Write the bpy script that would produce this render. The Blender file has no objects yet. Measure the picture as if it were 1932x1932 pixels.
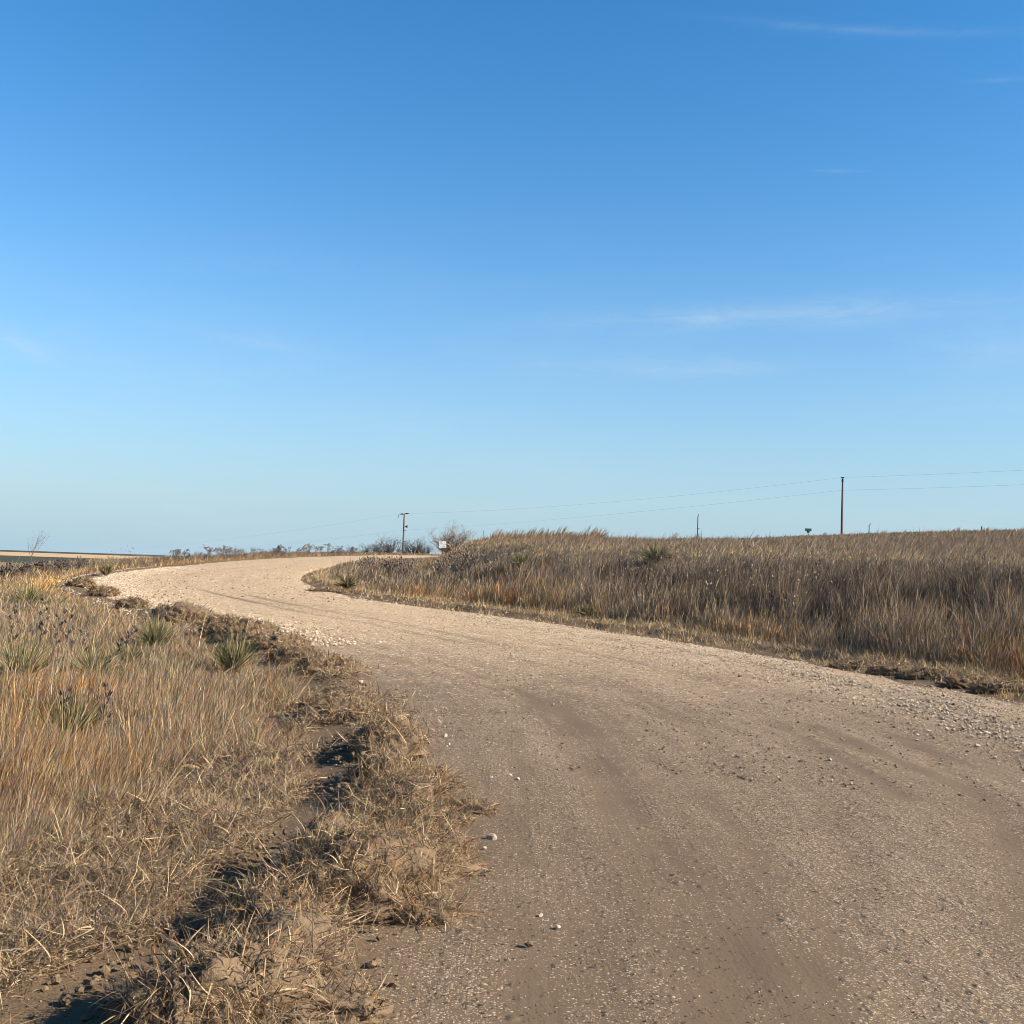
import bpy, bmesh, math, random
import numpy as np
from mathutils import Matrix, Vector

R = math.radians
rng = np.random.default_rng(7)
random.seed(7)
scene = bpy.context.scene
COL = scene.collection

# ------------------------------------------------------------------ camera
EYE = 1.6
PITCH, ROLL = 3.0, 1.9
cam_d = bpy.data.cameras.new("camera")
cam = bpy.data.objects.new("camera", cam_d)
COL.objects.link(cam)
cam_d.sensor_width = 36.0
cam_d.lens = 36.05
cam_d.clip_start = 0.05
cam_d.clip_end = 30000.0
cam.location = (0, 0, EYE)
cam.rotation_mode = 'XYZ'
cam.rotation_euler = (R(90 + PITCH), R(-ROLL), 0)
scene.camera = cam
CAM_M = np.array(cam.rotation_euler.to_matrix())

# ------------------------------------------------------------------ sky and sun
SUN_AZ, SUN_EL = 106.0, 28.5          # clockwise from +Y (view direction), above horizon
world = bpy.data.worlds.new("World")
scene.world = world
world.use_nodes = True
wn, wl = world.node_tree.nodes, world.node_tree.links
wn.clear()


def N(nt, kind, **kw):
    n = nt.nodes.new(kind)
    for k, v in kw.items():
        if k == 'inp':
            for i, val in v.items():
                n.inputs[i].default_value = val
        else:
            setattr(n, k, v)
    return n


def math_node(nt, op, a, b=None, clamp=False):
    n = nt.nodes.new('ShaderNodeMath')
    n.operation = op
    n.use_clamp = clamp
    for i, v in enumerate((a, b)):
        if v is None:
            continue
        if isinstance(v, (int, float)):
            n.inputs[i].default_value = v
        else:
            nt.links.new(v, n.inputs[i])
    return n.outputs[0]


W = world.node_tree
sky = N(W, 'ShaderNodeTexSky', sky_type='NISHITA', sun_disc=False, sun_elevation=R(SUN_EL),
        sun_rotation=R(SUN_AZ), altitude=700.0, air_density=1.0, dust_density=0.1, ozone_density=2.5)
hs = N(W, 'ShaderNodeHueSaturation', inp={'Hue': 0.497, 'Saturation': 1.32, 'Value': 1.23})
wl.new(sky.outputs[0], hs.inputs['Color'])
tc = N(W, 'ShaderNodeTexCoord')
sep = N(W, 'ShaderNodeSeparateXYZ')
wl.new(tc.outputs['Generated'], sep.inputs[0])
az = math_node(W, 'ARCTAN2', sep.outputs[0], sep.outputs[1])
el = math_node(W, 'ARCSINE', sep.outputs[2])
comb = N(W, 'ShaderNodeCombineXYZ')
wl.new(math_node(W, 'MULTIPLY', az, 2.2), comb.inputs[0])
wl.new(math_node(W, 'MULTIPLY', el, 11.0), comb.inputs[1])
cn = N(W, 'ShaderNodeTexNoise', inp={'Scale': 1.3, 'Detail': 6.0, 'Roughness': 0.55, 'Distortion': 0.35})
wl.new(comb.outputs[0], cn.inputs['Vector'])
comb2 = N(W, 'ShaderNodeCombineXYZ')
wl.new(math_node(W, 'MULTIPLY', az, 9.0), comb2.inputs[0])
wl.new(math_node(W, 'MULTIPLY', el, 40.0), comb2.inputs[1])
cn2 = N(W, 'ShaderNodeTexNoise', inp={'Scale': 1.6, 'Detail': 8.0, 'Roughness': 0.68, 'Distortion': 0.9})
wl.new(comb2.outputs[0], cn2.inputs['Vector'])


def pix_dir(px, py):
    """direction of a point of the 1932 px wide photograph"""
    f = 1932.0 * 36.05 / 36.0
    d = CAM_M @ np.array([(px - 966) / f, -(py - 966) / f, -1.0])
    return d / np.linalg.norm(d)


def streak(px, py, half_len, half_w, slope, amp):
    """one thin cirrus streak high in the sky, as a soft band in azimuth and elevation"""
    d = pix_dir(px, py)
    a0, e0 = math.atan2(d[0], d[1]), math.asin(d[2])
    da = math_node(W, 'SUBTRACT', az, a0)
    de = math_node(W, 'SUBTRACT', el, e0)
    de = math_node(W, 'SUBTRACT', de, math_node(W, 'MULTIPLY', da, slope))
    wob = math_node(W, 'MULTIPLY', math_node(W, 'SUBTRACT', cn.outputs[0], 0.5), 0.02)
    de = math_node(W, 'ADD', de, wob)
    q = math_node(W, 'ADD', math_node(W, 'POWER', math_node(W, 'ABSOLUTE', math_node(W, 'DIVIDE', da, half_len)), 2.0),
                  math_node(W, 'POWER', math_node(W, 'ABSOLUTE', math_node(W, 'DIVIDE', de, half_w)), 1.5))
    g = math_node(W, 'EXPONENT', math_node(W, 'MULTIPLY', q, -1.0))
    return math_node(W, 'MULTIPLY', g, amp)


mask = math_node(W, 'MULTIPLY', math_node(W, 'SUBTRACT', cn.outputs[0], 0.46), 1.15, True)
fade = math_node(W, 'SUBTRACT', 1.0, math_node(W, 'DIVIDE', el, 0.34), True)
mask = math_node(W, 'MULTIPLY', mask, fade)
for st in ((1430, 598, 0.16, 0.011, 0.03, 0.36), (1640, 57, 0.11, 0.0035, -0.15, 0.13), (45, 652, 0.022, 0.009, -0.4, 0.28),
           (480, 645, 0.07, 0.006, -0.1, 0.16), (1250, 690, 0.13, 0.010, 0.0, 0.18), (1900, 152, 0.03, 0.002, -0.1, 0.07),
           (1880, 655, 0.06, 0.02, 0.0, 0.12), (1585, 324, 0.025, 0.0015, -0.1, 0.10)):
    mask = math_node(W, 'ADD', mask, streak(*st))
mask = math_node(W, 'MULTIPLY', mask, math_node(W, 'MULTIPLY', math_node(W, 'SUBTRACT', cn2.outputs[0], 0.22), 2.6), True)
# pale veil near the horizon
veil = math_node(W, 'POWER', math_node(W, 'DIVIDE', math_node(W, 'ABSOLUTE', el), 0.175), 1.3)
veil = math_node(W, 'EXPONENT', math_node(W, 'MULTIPLY', veil, -1.0))
vmix = N(W, 'ShaderNodeMix', data_type='RGBA')
wl.new(veil, vmix.inputs[0])
lowd = math_node(W, 'SUBTRACT', 1.0, math_node(W, 'MULTIPLY', math_node(W, 'EXPONENT', math_node(W, 'DIVIDE', math_node(W, 'ABSOLUTE', el), -0.13)), 0.42))
dimm = N(W, 'ShaderNodeVectorMath', operation='SCALE')
wl.new(hs.outputs[0], dimm.inputs[0])
wl.new(lowd, dimm.inputs['Scale'])
wl.new(dimm.outputs[0], vmix.inputs[6])
vmix.inputs[7].default_value = (2.45, 3.50, 4.18, 1)
cmix = N(W, 'ShaderNodeMix', data_type='RGBA')
wl.new(mask, cmix.inputs[0])
wl.new(vmix.outputs[2], cmix.inputs[6])
cmix.inputs[7].default_value = (3.5, 4.3, 4.9, 1)
bg = N(W, 'ShaderNodeBackground', inp={'Strength': 0.06})
wl.new(cmix.outputs[2], bg.inputs['Color'])
wo = N(W, 'ShaderNodeOutputWorld')
wl.new(bg.outputs[0], wo.inputs[0])

sun_d = bpy.data.lights.new("sun", 'SUN')
sun_d.energy = 4.6
sun_d.angle = R(0.53)
sun_d.color = (1.0, 0.90, 0.76)
sun = bpy.data.objects.new("sun", sun_d)
COL.objects.link(sun)
sv = Vector((math.sin(R(SUN_AZ)) * math.cos(R(SUN_EL)), math.cos(R(SUN_AZ)) * math.cos(R(SUN_EL)), math.sin(R(SUN_EL))))
sun.rotation_euler = (-sv).to_track_quat('-Z', 'Y').to_euler()
sun.location = (20, -10, 30)

vs = scene.view_settings
vs.view_transform = 'Standard'
vs.look = 'None'
vs.exposure = 1.55
vs.gamma = 1.0
vs.use_curve_mapping = False
scene.cycles.filter_width = 0.95
scene.cycles.max_bounces = 5
scene.cycles.diffuse_bounces = 3
scene.cycles.transmission_bounces = 3
scene.cycles.transparent_max_bounces = 4

# ------------------------------------------------------------------ numeric helpers


def _hash(ix, iy, seed):
    h = (ix.astype(np.int64) * 374761393 + iy.astype(np.int64) * 668265263 + seed * 974634667) & 0xFFFFFFFF
    h = ((h ^ (h >> 13)) * 1274126177) & 0xFFFFFFFF
    h = ((h ^ (h >> 16)) * 2246822519) & 0xFFFFFFFF
    return ((h ^ (h >> 15)) & 0xFFFFFF) / float(0xFFFFFF)


def vnoise(x, y, seed=0):
    x = np.asarray(x, float)
    y = np.asarray(y, float)
    ix, iy = np.floor(x), np.floor(y)
    fx, fy = x - ix, y - iy
    fx = fx * fx * (3 - 2 * fx)
    fy = fy * fy * (3 - 2 * fy)
    a, b = _hash(ix, iy, seed), _hash(ix + 1, iy, seed)
    c, d = _hash(ix, iy + 1, seed), _hash(ix + 1, iy + 1, seed)
    return (a * (1 - fx) + b * fx) * (1 - fy) + (c * (1 - fx) + d * fx) * fy


def fbm(x, y, seed=0, octv=4, gain=0.5):
    s, amp, tot = 0.0, 1.0, 0.0
    for k in range(octv):
        s = s + amp * vnoise(np.asarray(x) * 2 ** k + 17.3 * k, np.asarray(y) * 2 ** k - 9.1 * k, seed + k)
        tot += amp
        amp *= gain
    return s / tot


def smooth(a, b, x):
    t = np.clip((np.asarray(x, float) - a) / (b - a), 0, 1)
    return t * t * (3 - 2 * t)


# ------------------------------------------------------------------ road line
CTRL = np.array([  # x, y, half width
    (-6, -60, 4.6), (0, -30, 4.6), (2.3, -12, 4.6), (3.1, 0, 4.6), (3.15, 6, 4.6), (2.6, 12, 4.5), (0.9, 17, 4.4),
    (-2.0, 22, 4.2), (-5.6, 27, 3.9), (-8.8, 32, 4.05), (-11.5, 38, 4.25), (-13.6, 46, 4.15), (-15.0, 58, 3.9),
    (-15.9, 76, 3.9), (-15.0, 95, 3.8), (-12.2, 122, 3.8), (-6.0, 145, 3.8), (6, 168, 3.8), (28, 190, 3.8), (60, 205, 3.8), (110, 215, 3.8)], float)


def catmull(P, n=14):
    out = []
    for i in range(1, len(P) - 2):
        p0, p1, p2, p3 = P[i - 1], P[i], P[i + 1], P[i + 2]
        for k in range(n):
            t = k / n
            out.append(0.5 * (2 * p1 + (p2 - p0) * t + (2 * p0 - 5 * p1 + 4 * p2 - p3) * t * t + (3 * p1 - p0 - 3 * p2 + p3) * t ** 3))
    out.append(P[-2])
    return np.array(out)


LINE = catmull(CTRL)
SEG = np.linalg.norm(np.diff(LINE[:, :2], axis=0), axis=1)
ARC = np.concatenate([[0], np.cumsum(SEG)])
ARC0 = np.interp(0.0, LINE[:120, 1], ARC[:120])      # arc length where the road passes the camera


def road_coord(x, y):
    """signed offset (right positive), arc length from the camera, half width"""
    x = np.atleast_1d(np.asarray(x, float))
    y = np.atleast_1d(np.asarray(y, float))
    S, A, HW = np.empty_like(x), np.empty_like(x), np.empty_like(x)
    p, q = LINE[:-1, :2], LINE[1:, :2]
    dv = q - p
    L2 = (dv ** 2).sum(1)
    for a in range(0, len(x), 20000):
        b = slice(a, a + 20000)
        wx = x[b, None] - p[None, :, 0]
        wy = y[b, None] - p[None, :, 1]
        t = np.clip((wx * dv[:, 0] + wy * dv[:, 1]) / L2, 0, 1)
        ex, ey = wx - t * dv[:, 0], wy - t * dv[:, 1]
        d2 = ex * ex + ey * ey
        k = d2.argmin(1)
        r = np.arange(len(k))
        cr = dv[k, 0] * ey[r, k] - dv[k, 1] * ex[r, k]
        S[b] = np.sqrt(d2[r, k]) * np.where(cr > 0, -1, 1)
        tt = t[r, k]
        A[b] = ARC[k] + tt * SEG[k] - ARC0
        HW[b] = LINE[k, 2] * (1 - tt) + LINE[k + 1, 2] * tt
    return S, A, HW


_ty = np.arange(-300, 2000, 1.0)
_tz = np.interp(_ty, (-300, 8, 12, 16, 22, 30, 40, 60, 80, 96, 130, 160, 200, 260, 340, 500, 800, 2000),
                (0, 0, 0, .05, .16, .34, .56, 1.0, 1.44, 1.8, 2.45, 2.85, 2.9, 1.6, -2, -7, -8.5, -8.5))
_tz = np.convolve(np.pad(_tz, 4, 'edge'), np.ones(9) / 9, 'valid')


def zroad(y):
    return np.interp(y, _ty, _tz)


PLAIN = -8.5


def terrain(x, y, detail=True):
    x = np.atleast_1d(np.asarray(x, float))
    y = np.atleast_1d(np.asarray(y, float))
    s, a, hw = road_coord(x, y)
    z = zroad(y)
    d = s - 6.0
    wob = (fbm(x * .12, y * .12, 31, 3) - .5) * 2.2
    far_ = smooth(28, 46, y)
    bank = 1.85 * smooth(6.0, 12.6 - 1.6 * far_, s - 3.0 * far_ + wob * smooth(6, 8, s)) + 0.038 * np.clip(s - 12 - 2 * far_, 0, 46) + .55 * smooth(17, 34, x) * smooth(28, 48, y) * smooth(14, 22, s)
    bank = bank - 0.0006 * np.clip(s - 58, 0, 70) ** 2
    e = -s - hw
    left = -0.10 * smooth(0.4, 2.5, e) - 0.010 * np.clip(e, 0, None) - 0.0065 * np.clip(e - 4, 0, None) ** 2
    left = left * (1 - .85 * smooth(100, 140, y) * smooth(-48, -32, x))
    z = z + np.where(s > 0, bank, left)
    z = np.where(y > 230, z - 0.00002 * (y - 230) ** 2, z)
    if detail:
        off = smooth(-.4, 1.2, np.abs(s) - hw)
        near = np.exp(-(x * x + y * y) / 40 ** 2)
        z = z + off * ((fbm(x * .5, y * .5, 5, 3) - .5) * .16 + near * (fbm(x * 5, y * 5, 9, 3) - .5) * .07)
        # graded windrow of dirt along the left edge, small ledge along the right edge
        z = z + .12 * np.exp(-((e + .12 + .42 * smooth(12, 7, y)) / .36) ** 2) * (1 - .45 * smooth(9, 6, y)) * (s < 0) * (0.35 + 1.1 * fbm(x * 1.1, y * 1.1, 77, 3))
        er = s - hw
        z = z + .13 * smooth(0.35, 0.6, er + (fbm(x * 1.3, y * 1.3, 13, 2) - .5) * .5) * (s > 0) * smooth(14, 9, s)
    k = 1.2                                    # soft maximum with the far plain
    und = PLAIN + 1.2 * (fbm(x * .002, y * .002, 3, 2) - .5)
    m = np.maximum(z, und)
    z = m + np.log(np.exp((z - m) / k) + np.exp((und - m) / k)) * k * smooth(60, 200, np.hypot(x, y)) 
    return z


def ground_z(x, y):
    return float(terrain([x], [y])[0])


def at_pixel(px, py, tmax=900.0):
    """ground point seen at a pixel of the photograph"""
    d = pix_dir(px, py)
    t = np.concatenate([np.arange(2, 60, .02), np.arange(60, tmax, .25)])
    x, y, z = d[0] * t, d[1] * t, EYE + d[2] * t
    below = np.nonzero(terrain(x, y) >= z)[0]
    k = below[0] if len(below) else len(t) - 1
    return float(x[k]), float(y[k])


def on_ray(px, Y, py=1030):
    d = pix_dir(px, py)
    return float(d[0] / d[1] * Y), float(Y)


# ------------------------------------------------------------------ mesh helpers
def link(name, me, mat, parent=None, loc=None):
    o = bpy.data.objects.new(name, me)
    COL.objects.link(o)
    if mat is not None:
        for m in (mat if isinstance(mat, (list, tuple)) else [mat]):
            me.materials.append(m)
    if parent is not None:
        o.parent = parent
    if loc is not None:
        o.location = loc
    return o


def tag(o, label=None, cat=None, group=None, kind=None):
    for k, v in (('label', label), ('category', cat), ('group', group), ('kind', kind)):
        if v:
            o[k] = v
    return o


def np_mesh(name, verts, faces, col=None, smooth_shade=False, uv=None, mat_idx=None):
    """verts (V,3), faces (F,k) with one k for all"""
    verts = np.ascontiguousarray(verts, dtype=np.float32)
    faces = np.ascontiguousarray(faces, dtype=np.int32)
    me = bpy.data.meshes.new(name)
    F, k = faces.shape
    me.vertices.add(len(verts))
    me.vertices.foreach_set('co', verts.ravel())
    me.loops.add(F * k)
    me.loops.foreach_set('vertex_index', faces.ravel())
    me.polygons.add(F)
    me.polygons.foreach_set('loop_start', np.arange(0, F * k, k, dtype=np.int32))
    if mat_idx is not None:
        me.polygons.foreach_set('material_index', np.ascontiguousarray(mat_idx, dtype=np.int32))
    me.update(calc_edges=True)
    me.polygons.foreach_set('use_smooth', np.full(F, smooth_shade))
    if col is not None:
        at = me.attributes.new('Col', 'FLOAT_COLOR', 'POINT')
        c4 = np.ones((len(verts), 4), np.float32)
        c4[:, :3] = col
        at.data.foreach_set('color', c4.ravel())
    if uv is not None:
        ul = me.uv_layers.new(name='UVMap')
        ul.data.foreach_set('uv', np.ascontiguousarray(uv[faces.ravel()], dtype=np.float32).ravel())
    me.validate()
    return me


def unit(v):
    return v / np.maximum(np.linalg.norm(v, axis=-1, keepdims=True), 1e-9)


def blades(root, d, L, bend, w, col, prof=((0, 1), (.4, .9), (.75, .6), (1, 0)), tipcol=None):
    """grass blades as tapering strips. root,d,bend (N,3); L,w (N,); col (N,3)"""
    n = len(root)
    side = unit(np.cross(d, rng.normal(size=(n, 3))))
    V, C = [], []
    m = len(prof)
    for i, (t, wf) in enumerate(prof):
        c = root + d * (L * t)[:, None] + bend * (L * t * t)[:, None]
        cc = col if tipcol is None else col * (1 - t * t) + tipcol * t * t
        if i < m - 1:
            V += [c - side * (w * wf / 2)[:, None], c + side * (w * wf / 2)[:, None]]
            C += [cc, cc]
        else:
            V.append(c)
            C.append(cc)
    per = 2 * (m - 1) + 1
    V = np.stack(V, 1).reshape(-1, 3)
    C = np.stack(C, 1).reshape(-1, 3)
    f = []
    for i in range(m - 2):
        a = 2 * i
        f += [(a, a + 1, a + 3), (a, a + 3, a + 2)]
    a = 2 * (m - 2)
    f.append((a, a + 1, a + 2))
    F = (np.arange(n) * per)[:, None, None] + np.array(f)[None]
    return V, F.reshape(-1, 3), C


def join(parts):
    V, F, C, off = [], [], [], 0
    for v, f, c in parts:
        V.append(v)
        F.append(f + off)
        C.append(c)
        off += len(v)
    return np.concatenate(V), np.concatenate(F), np.concatenate(C)


def tubes(segs, sides=4):
    """segments (p0, p1, r0, r1) -> open prisms"""
    P0 = np.array([s[0] for s in segs], float)
    P1 = np.array([s[1] for s in segs], float)
    R0 = np.array([s[2] for s in segs], float)
    R1 = np.array([s[3] for s in segs], float)
    d = unit(P1 - P0)
    ref = np.where(np.abs(d[:, 2:3]) > .9, np.array([[1., 0, 0]]), np.array([[0., 0, 1]]))
    u = unit(np.cross(d, ref))
    v = np.cross(d, u)
    V = []
    for P, Rr in ((P0, R0), (P1, R1)):
        for k in range(sides):
            a = 2 * math.pi * k / sides
            V.append(P + (u * math.cos(a) + v * math.sin(a)) * Rr[:, None])
    V = np.stack(V, 1).reshape(-1, 3)
    f = []
    for k in range(sides):
        j = (k + 1) % sides
        f += [(k, j, sides + j), (k, sides + j, sides + k)]
    for k in range(1, sides - 1):
        f.append((sides, sides + k, sides + k + 1))
    F = (np.arange(len(P0)) * 2 * sides)[:, None, None] + np.array(f)[None]
    return V, F.reshape(-1, 3)


# ------------------------------------------------------------------ materials
AL = .66          # common scale of the dry ground and plant albedos


def dim(stops):
    return tuple((p, tuple(q * AL for q in c)) for p, c in stops)


def new_mat(name):
    m = bpy.data.materials.new(name)
    m.use_nodes = True
    nt = m.node_tree
    nt.nodes.clear()
    out = nt.nodes.new('ShaderNodeOutputMaterial')
    return m, nt, out


def blade_mat(name, trans=0.25, var=0.25):
    m, nt, out = new_mat(name)
    at = N(nt, 'ShaderNodeAttribute', attribute_name='Col')
    df = N(nt, 'ShaderNodeBsdfDiffuse')
    tr = N(nt, 'ShaderNodeBsdfTranslucent')
    nt.links.new(at.outputs['Color'], df.inputs[0])
    nt.links.new(at.outputs['Color'], tr.inputs[0])
    mx = N(nt, 'ShaderNodeMixShader', inp={0: trans})
    nt.links.new(df.outputs[0], mx.inputs[1])
    nt.links.new(tr.outputs[0], mx.inputs[2])
    nt.links.new(mx.outputs[0], out.inputs[0])
    return m


def plain_mat(name, col, rough=.8, noise=0.0, scale=20.0, metallic=0.0, stretch=None, bump=0.0):
    m, nt, out = new_mat(name)
    b = N(nt, 'ShaderNodeBsdfPrincipled', inp={'Roughness': rough, 'Metallic': metallic})
    b.inputs['Base Color'].default_value = (*col, 1)
    if noise:
        t = N(nt, 'ShaderNodeTexCoord')
        mp = N(nt, 'ShaderNodeMapping')
        if stretch:
            mp.inputs['Scale'].default_value = stretch
        nt.links.new(t.outputs['Object'], mp.inputs[0])
        nz = N(nt, 'ShaderNodeTexNoise', inp={'Scale': scale, 'Detail': 5.0, 'Roughness': .6})
        nt.links.new(mp.outputs[0], nz.inputs['Vector'])
        rp = N(nt, 'ShaderNodeValToRGB')
        e = rp.color_ramp.elements
        e[0].position, e[1].position = .3, .7
        e[0].color = (*[max(0, c * (1 - noise)) for c in col], 1)
        e[1].color = (*[min(1, c * (1 + noise)) for c in col], 1)
        nt.links.new(nz.outputs[0], rp.inputs[0])
        nt.links.new(rp.outputs[0], b.inputs['Base Color'])
        if bump:
            bp = N(nt, 'ShaderNodeBump', inp={'Strength': .6, 'Distance': bump})
            nt.links.new(nz.outputs[0], bp.inputs['Height'])
            nt.links.new(bp.outputs[0], b.inputs['Normal'])
    nt.links.new(b.outputs[0], out.inputs[0])
    return m


def ramp(nt, fac, stops):
    rp = N(nt, 'ShaderNodeValToRGB')
    el_ = rp.color_ramp.elements
    while len(el_) < len(stops):
        el_.new(.5)
    for e, (p, c) in zip(el_, stops):
        e.position = p
        e.color = (*c, 1)
    nt.links.new(fac, rp.inputs[0])
    return rp.outputs[0]


def mixc(nt, fac, a, b):
    n = N(nt, 'ShaderNodeMix', data_type='RGBA')
    for i, v in ((0, fac), (6, a), (7, b)):
        if isinstance(v, (int, float)):
            n.inputs[i].default_value = v
        elif isinstance(v, tuple):
            n.inputs[i].default_value = (*v, 1)
        else:
            nt.links.new(v, n.inputs[i])
    return n.outputs[2]


def noise(nt, vec, scale, detail=4.0, rough=.55, dist=0.0):
    n = N(nt, 'ShaderNodeTexNoise', inp={'Scale': scale, 'Detail': detail, 'Roughness': rough, 'Distortion': dist})
    nt.links.new(vec, n.inputs['Vector'])
    return n.outputs[0]


# ---- ground: bare dirt close to the road, dry turf further out, field strips on the far plain
def ground_material():
    m, nt, out = new_mat('prairie_ground')
    b = N(nt, 'ShaderNodeBsdfPrincipled', inp={'Roughness': .95, 'Specular IOR Level': .15})
    geo = N(nt, 'ShaderNodeNewGeometry')
    pos = geo.outputs['Position']
    turf = N(nt, 'ShaderNodeAttribute', attribute_name='Col')
    n1 = noise(nt, pos, 7.0, 6)
    n2 = noise(nt, pos, 60.0, 4, .65)
    dirt = ramp(nt, noise(nt, pos, .9, 6, .6, .5), dim(((.25, (.148, .097, .056)), (.5, (.180, .120, .069)), (.75, (.218, .150, .088)))))
    dirt = mixc(nt, math_node(nt, 'MULTIPLY', noise(nt, pos, 45, 4, .7), .5), dirt, (.105, .072, .046))
    big = noise(nt, pos, .35, 4)
    grass = ramp(nt, big, dim(((.3, (.15, .115, .07)), (.5, (.20, .15, .09)), (.7, (.22, .155, .085)))))
    grass = mixc(nt, math_node(nt, 'MULTIPLY', noise(nt, pos, 30, 5, .7), .7), grass, (.06, .043, .026))
    c = mixc(nt, turf.outputs['Fac'], dirt, grass)
    # far strips of fields, bounded in ground metres
    sp = N(nt, 'ShaderNodeSeparateXYZ')
    nt.links.new(pos, sp.inputs[0])
    wob = math_node(nt, 'MULTIPLY', math_node(nt, 'SUBTRACT', noise(nt, pos, .004, 3), .5), 60.0)
    yy = math_node(nt, 'ADD', math_node(nt, 'ADD', sp.outputs[1], math_node(nt, 'MULTIPLY', sp.outputs[0], -.12)), wob)
    fy = math_node(nt, 'DIVIDE', yy, 6000.0, True)
    fields = ramp(nt, fy, dim(((0, (.20, .16, .10)), (.108, (.30, .23, .14)), (.135, (.055, .058, .034)), (.285, (.66, .45, .24)), (.62, (.065, .058, .044)))))
    rpn = nt.nodes[-1]
    for q in nt.nodes:
        if q.bl_idname == 'ShaderNodeValToRGB' and len(q.color_ramp.elements) == 5:
            q.color_ramp.interpolation = 'CONSTANT'
    fields = mixc(nt, math_node(nt, 'MULTIPLY', noise(nt, pos, .03, 4), .25), fields, (.08, .07, .045))
    far = math_node(nt, 'DIVIDE', math_node(nt, 'SUBTRACT', sp.outputs[1], 260.0), 120.0, True)
    c = mixc(nt, far, c, fields)
    nt.links.new(c, b.inputs['Base Color'])
    bp = N(nt, 'ShaderNodeBump', inp={'Strength': .7, 'Distance': .02})
    hsum = math_node(nt, 'ADD', noise(nt, pos, 22, 6, .65), math_node(nt, 'MULTIPLY', n2, .5))
    nt.links.new(hsum, bp.inputs['Height'])
    nt.links.new(bp.outputs[0], b.inputs['Normal'])
    nt.links.new(b.outputs[0], out.inputs[0])
    return m


def road_material():
    m, nt, out = new_mat('gravel_road')
    b = N(nt, 'ShaderNodeBsdfPrincipled', inp={'Roughness': .93, 'Specular IOR Level': .2})
    geo = N(nt, 'ShaderNodeNewGeometry')
    pos = geo.outputs['Position']
    g = N(nt, 'ShaderNodeAttribute', attribute_name='Col').outputs['Fac']
    uv = N(nt, 'ShaderNodeUVMap', uv_map='UVMap')
    mp = N(nt, 'ShaderNodeMapping')
    mp.inputs['Scale'].default_value = (1.0, .06, 1)
    nt.links.new(uv.outputs[0], mp.inputs[0])
    lane = noise(nt, mp.outputs[0], 3.2, 6, .62, .35)          # long streaks along the road
    lane2 = noise(nt, mp.outputs[0], 11.0, 3, .6, .2)
    patch = noise(nt, pos, .9, 6, .6, .5)
    n_f = noise(nt, pos, 45, 4, .7)
    dirt = ramp(nt, patch, dim(((.25, (.148, .097, .056)), (.5, (.180, .120, .069)), (.75, (.218, .150, .088)))))
    dirt = mixc(nt, math_node(nt, 'MULTIPLY', n_f, .55), dirt, (.105, .072, .046))
    dirt = mixc(nt, math_node(nt, 'MULTIPLY', lane2, .25), dirt, (.15, .107, .071))
    gm = math_node(nt, 'ADD', g, math_node(nt, 'MULTIPLY', math_node(nt, 'SUBTRACT', lane, .5), .62))
    gm = math_node(nt, 'ADD', gm, math_node(nt, 'MULTIPLY', math_node(nt, 'SUBTRACT', lane2, .5), .35))
    gm = math_node(nt, 'ADD', gm, math_node(nt, 'MULTIPLY', math_node(nt, 'SUBTRACT', patch, .5), .40), True)
    geo_s = N(nt, 'ShaderNodeSeparateXYZ')
    nt.links.new(uv.outputs[0], geo_s.inputs[0])
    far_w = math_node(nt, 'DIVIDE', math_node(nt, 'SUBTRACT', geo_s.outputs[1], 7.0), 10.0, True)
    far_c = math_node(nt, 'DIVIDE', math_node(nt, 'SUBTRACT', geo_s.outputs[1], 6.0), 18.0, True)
    hts = None
    c = dirt
    for sc, amt in ((140.0, .8), (80.0, .85), (36.0, .85), (18.0, .55)):
        v = N(nt, 'ShaderNodeTexVoronoi', inp={'Scale': sc, 'Randomness': 1.0})
        nt.links.new(pos, v.inputs['Vector'])
        sc3 = N(nt, 'ShaderNodeSeparateColor')
        nt.links.new(v.outputs['Color'], sc3.inputs[0])
        thr = math_node(nt, 'MULTIPLY', gm, amt)
        on = math_node(nt, 'LESS_THAN', sc3.outputs[0], thr)
        core = math_node(nt, 'LESS_THAN', v.outputs['Distance'], .55)
        on = math_node(nt, 'MULTIPLY', on, core)
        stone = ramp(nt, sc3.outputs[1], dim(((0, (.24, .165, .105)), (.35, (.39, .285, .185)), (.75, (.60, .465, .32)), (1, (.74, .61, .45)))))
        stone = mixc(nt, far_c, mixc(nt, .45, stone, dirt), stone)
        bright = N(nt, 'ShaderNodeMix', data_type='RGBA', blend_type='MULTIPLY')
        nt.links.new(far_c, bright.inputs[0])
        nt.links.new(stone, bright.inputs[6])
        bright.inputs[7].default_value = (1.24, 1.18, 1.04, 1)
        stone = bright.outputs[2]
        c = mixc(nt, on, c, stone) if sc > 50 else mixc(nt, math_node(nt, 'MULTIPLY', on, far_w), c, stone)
        h = math_node(nt, 'MULTIPLY', math_node(nt, 'MULTIPLY', on, math_node(nt, 'SUBTRACT', .6, v.outputs['Distance'])), 20.0 / sc)
        hts = h if hts is None else math_node(nt, 'ADD', hts, h)
    nt.links.new(c, b.inputs['Base Color'])
    hts = math_node(nt, 'ADD', hts, math_node(nt, 'MULTIPLY', n_f, .22))
    hts = math_node(nt, 'ADD', hts, math_node(nt, 'MULTIPLY', lane2, .3))
    bp = N(nt, 'ShaderNodeBump', inp={'Strength': .8, 'Distance': .02})
    nt.links.new(hts, bp.inputs['Height'])
    nt.links.new(bp.outputs[0], b.inputs['Normal'])
    nt.links.new(b.outputs[0], out.inputs[0])
    return m


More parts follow.
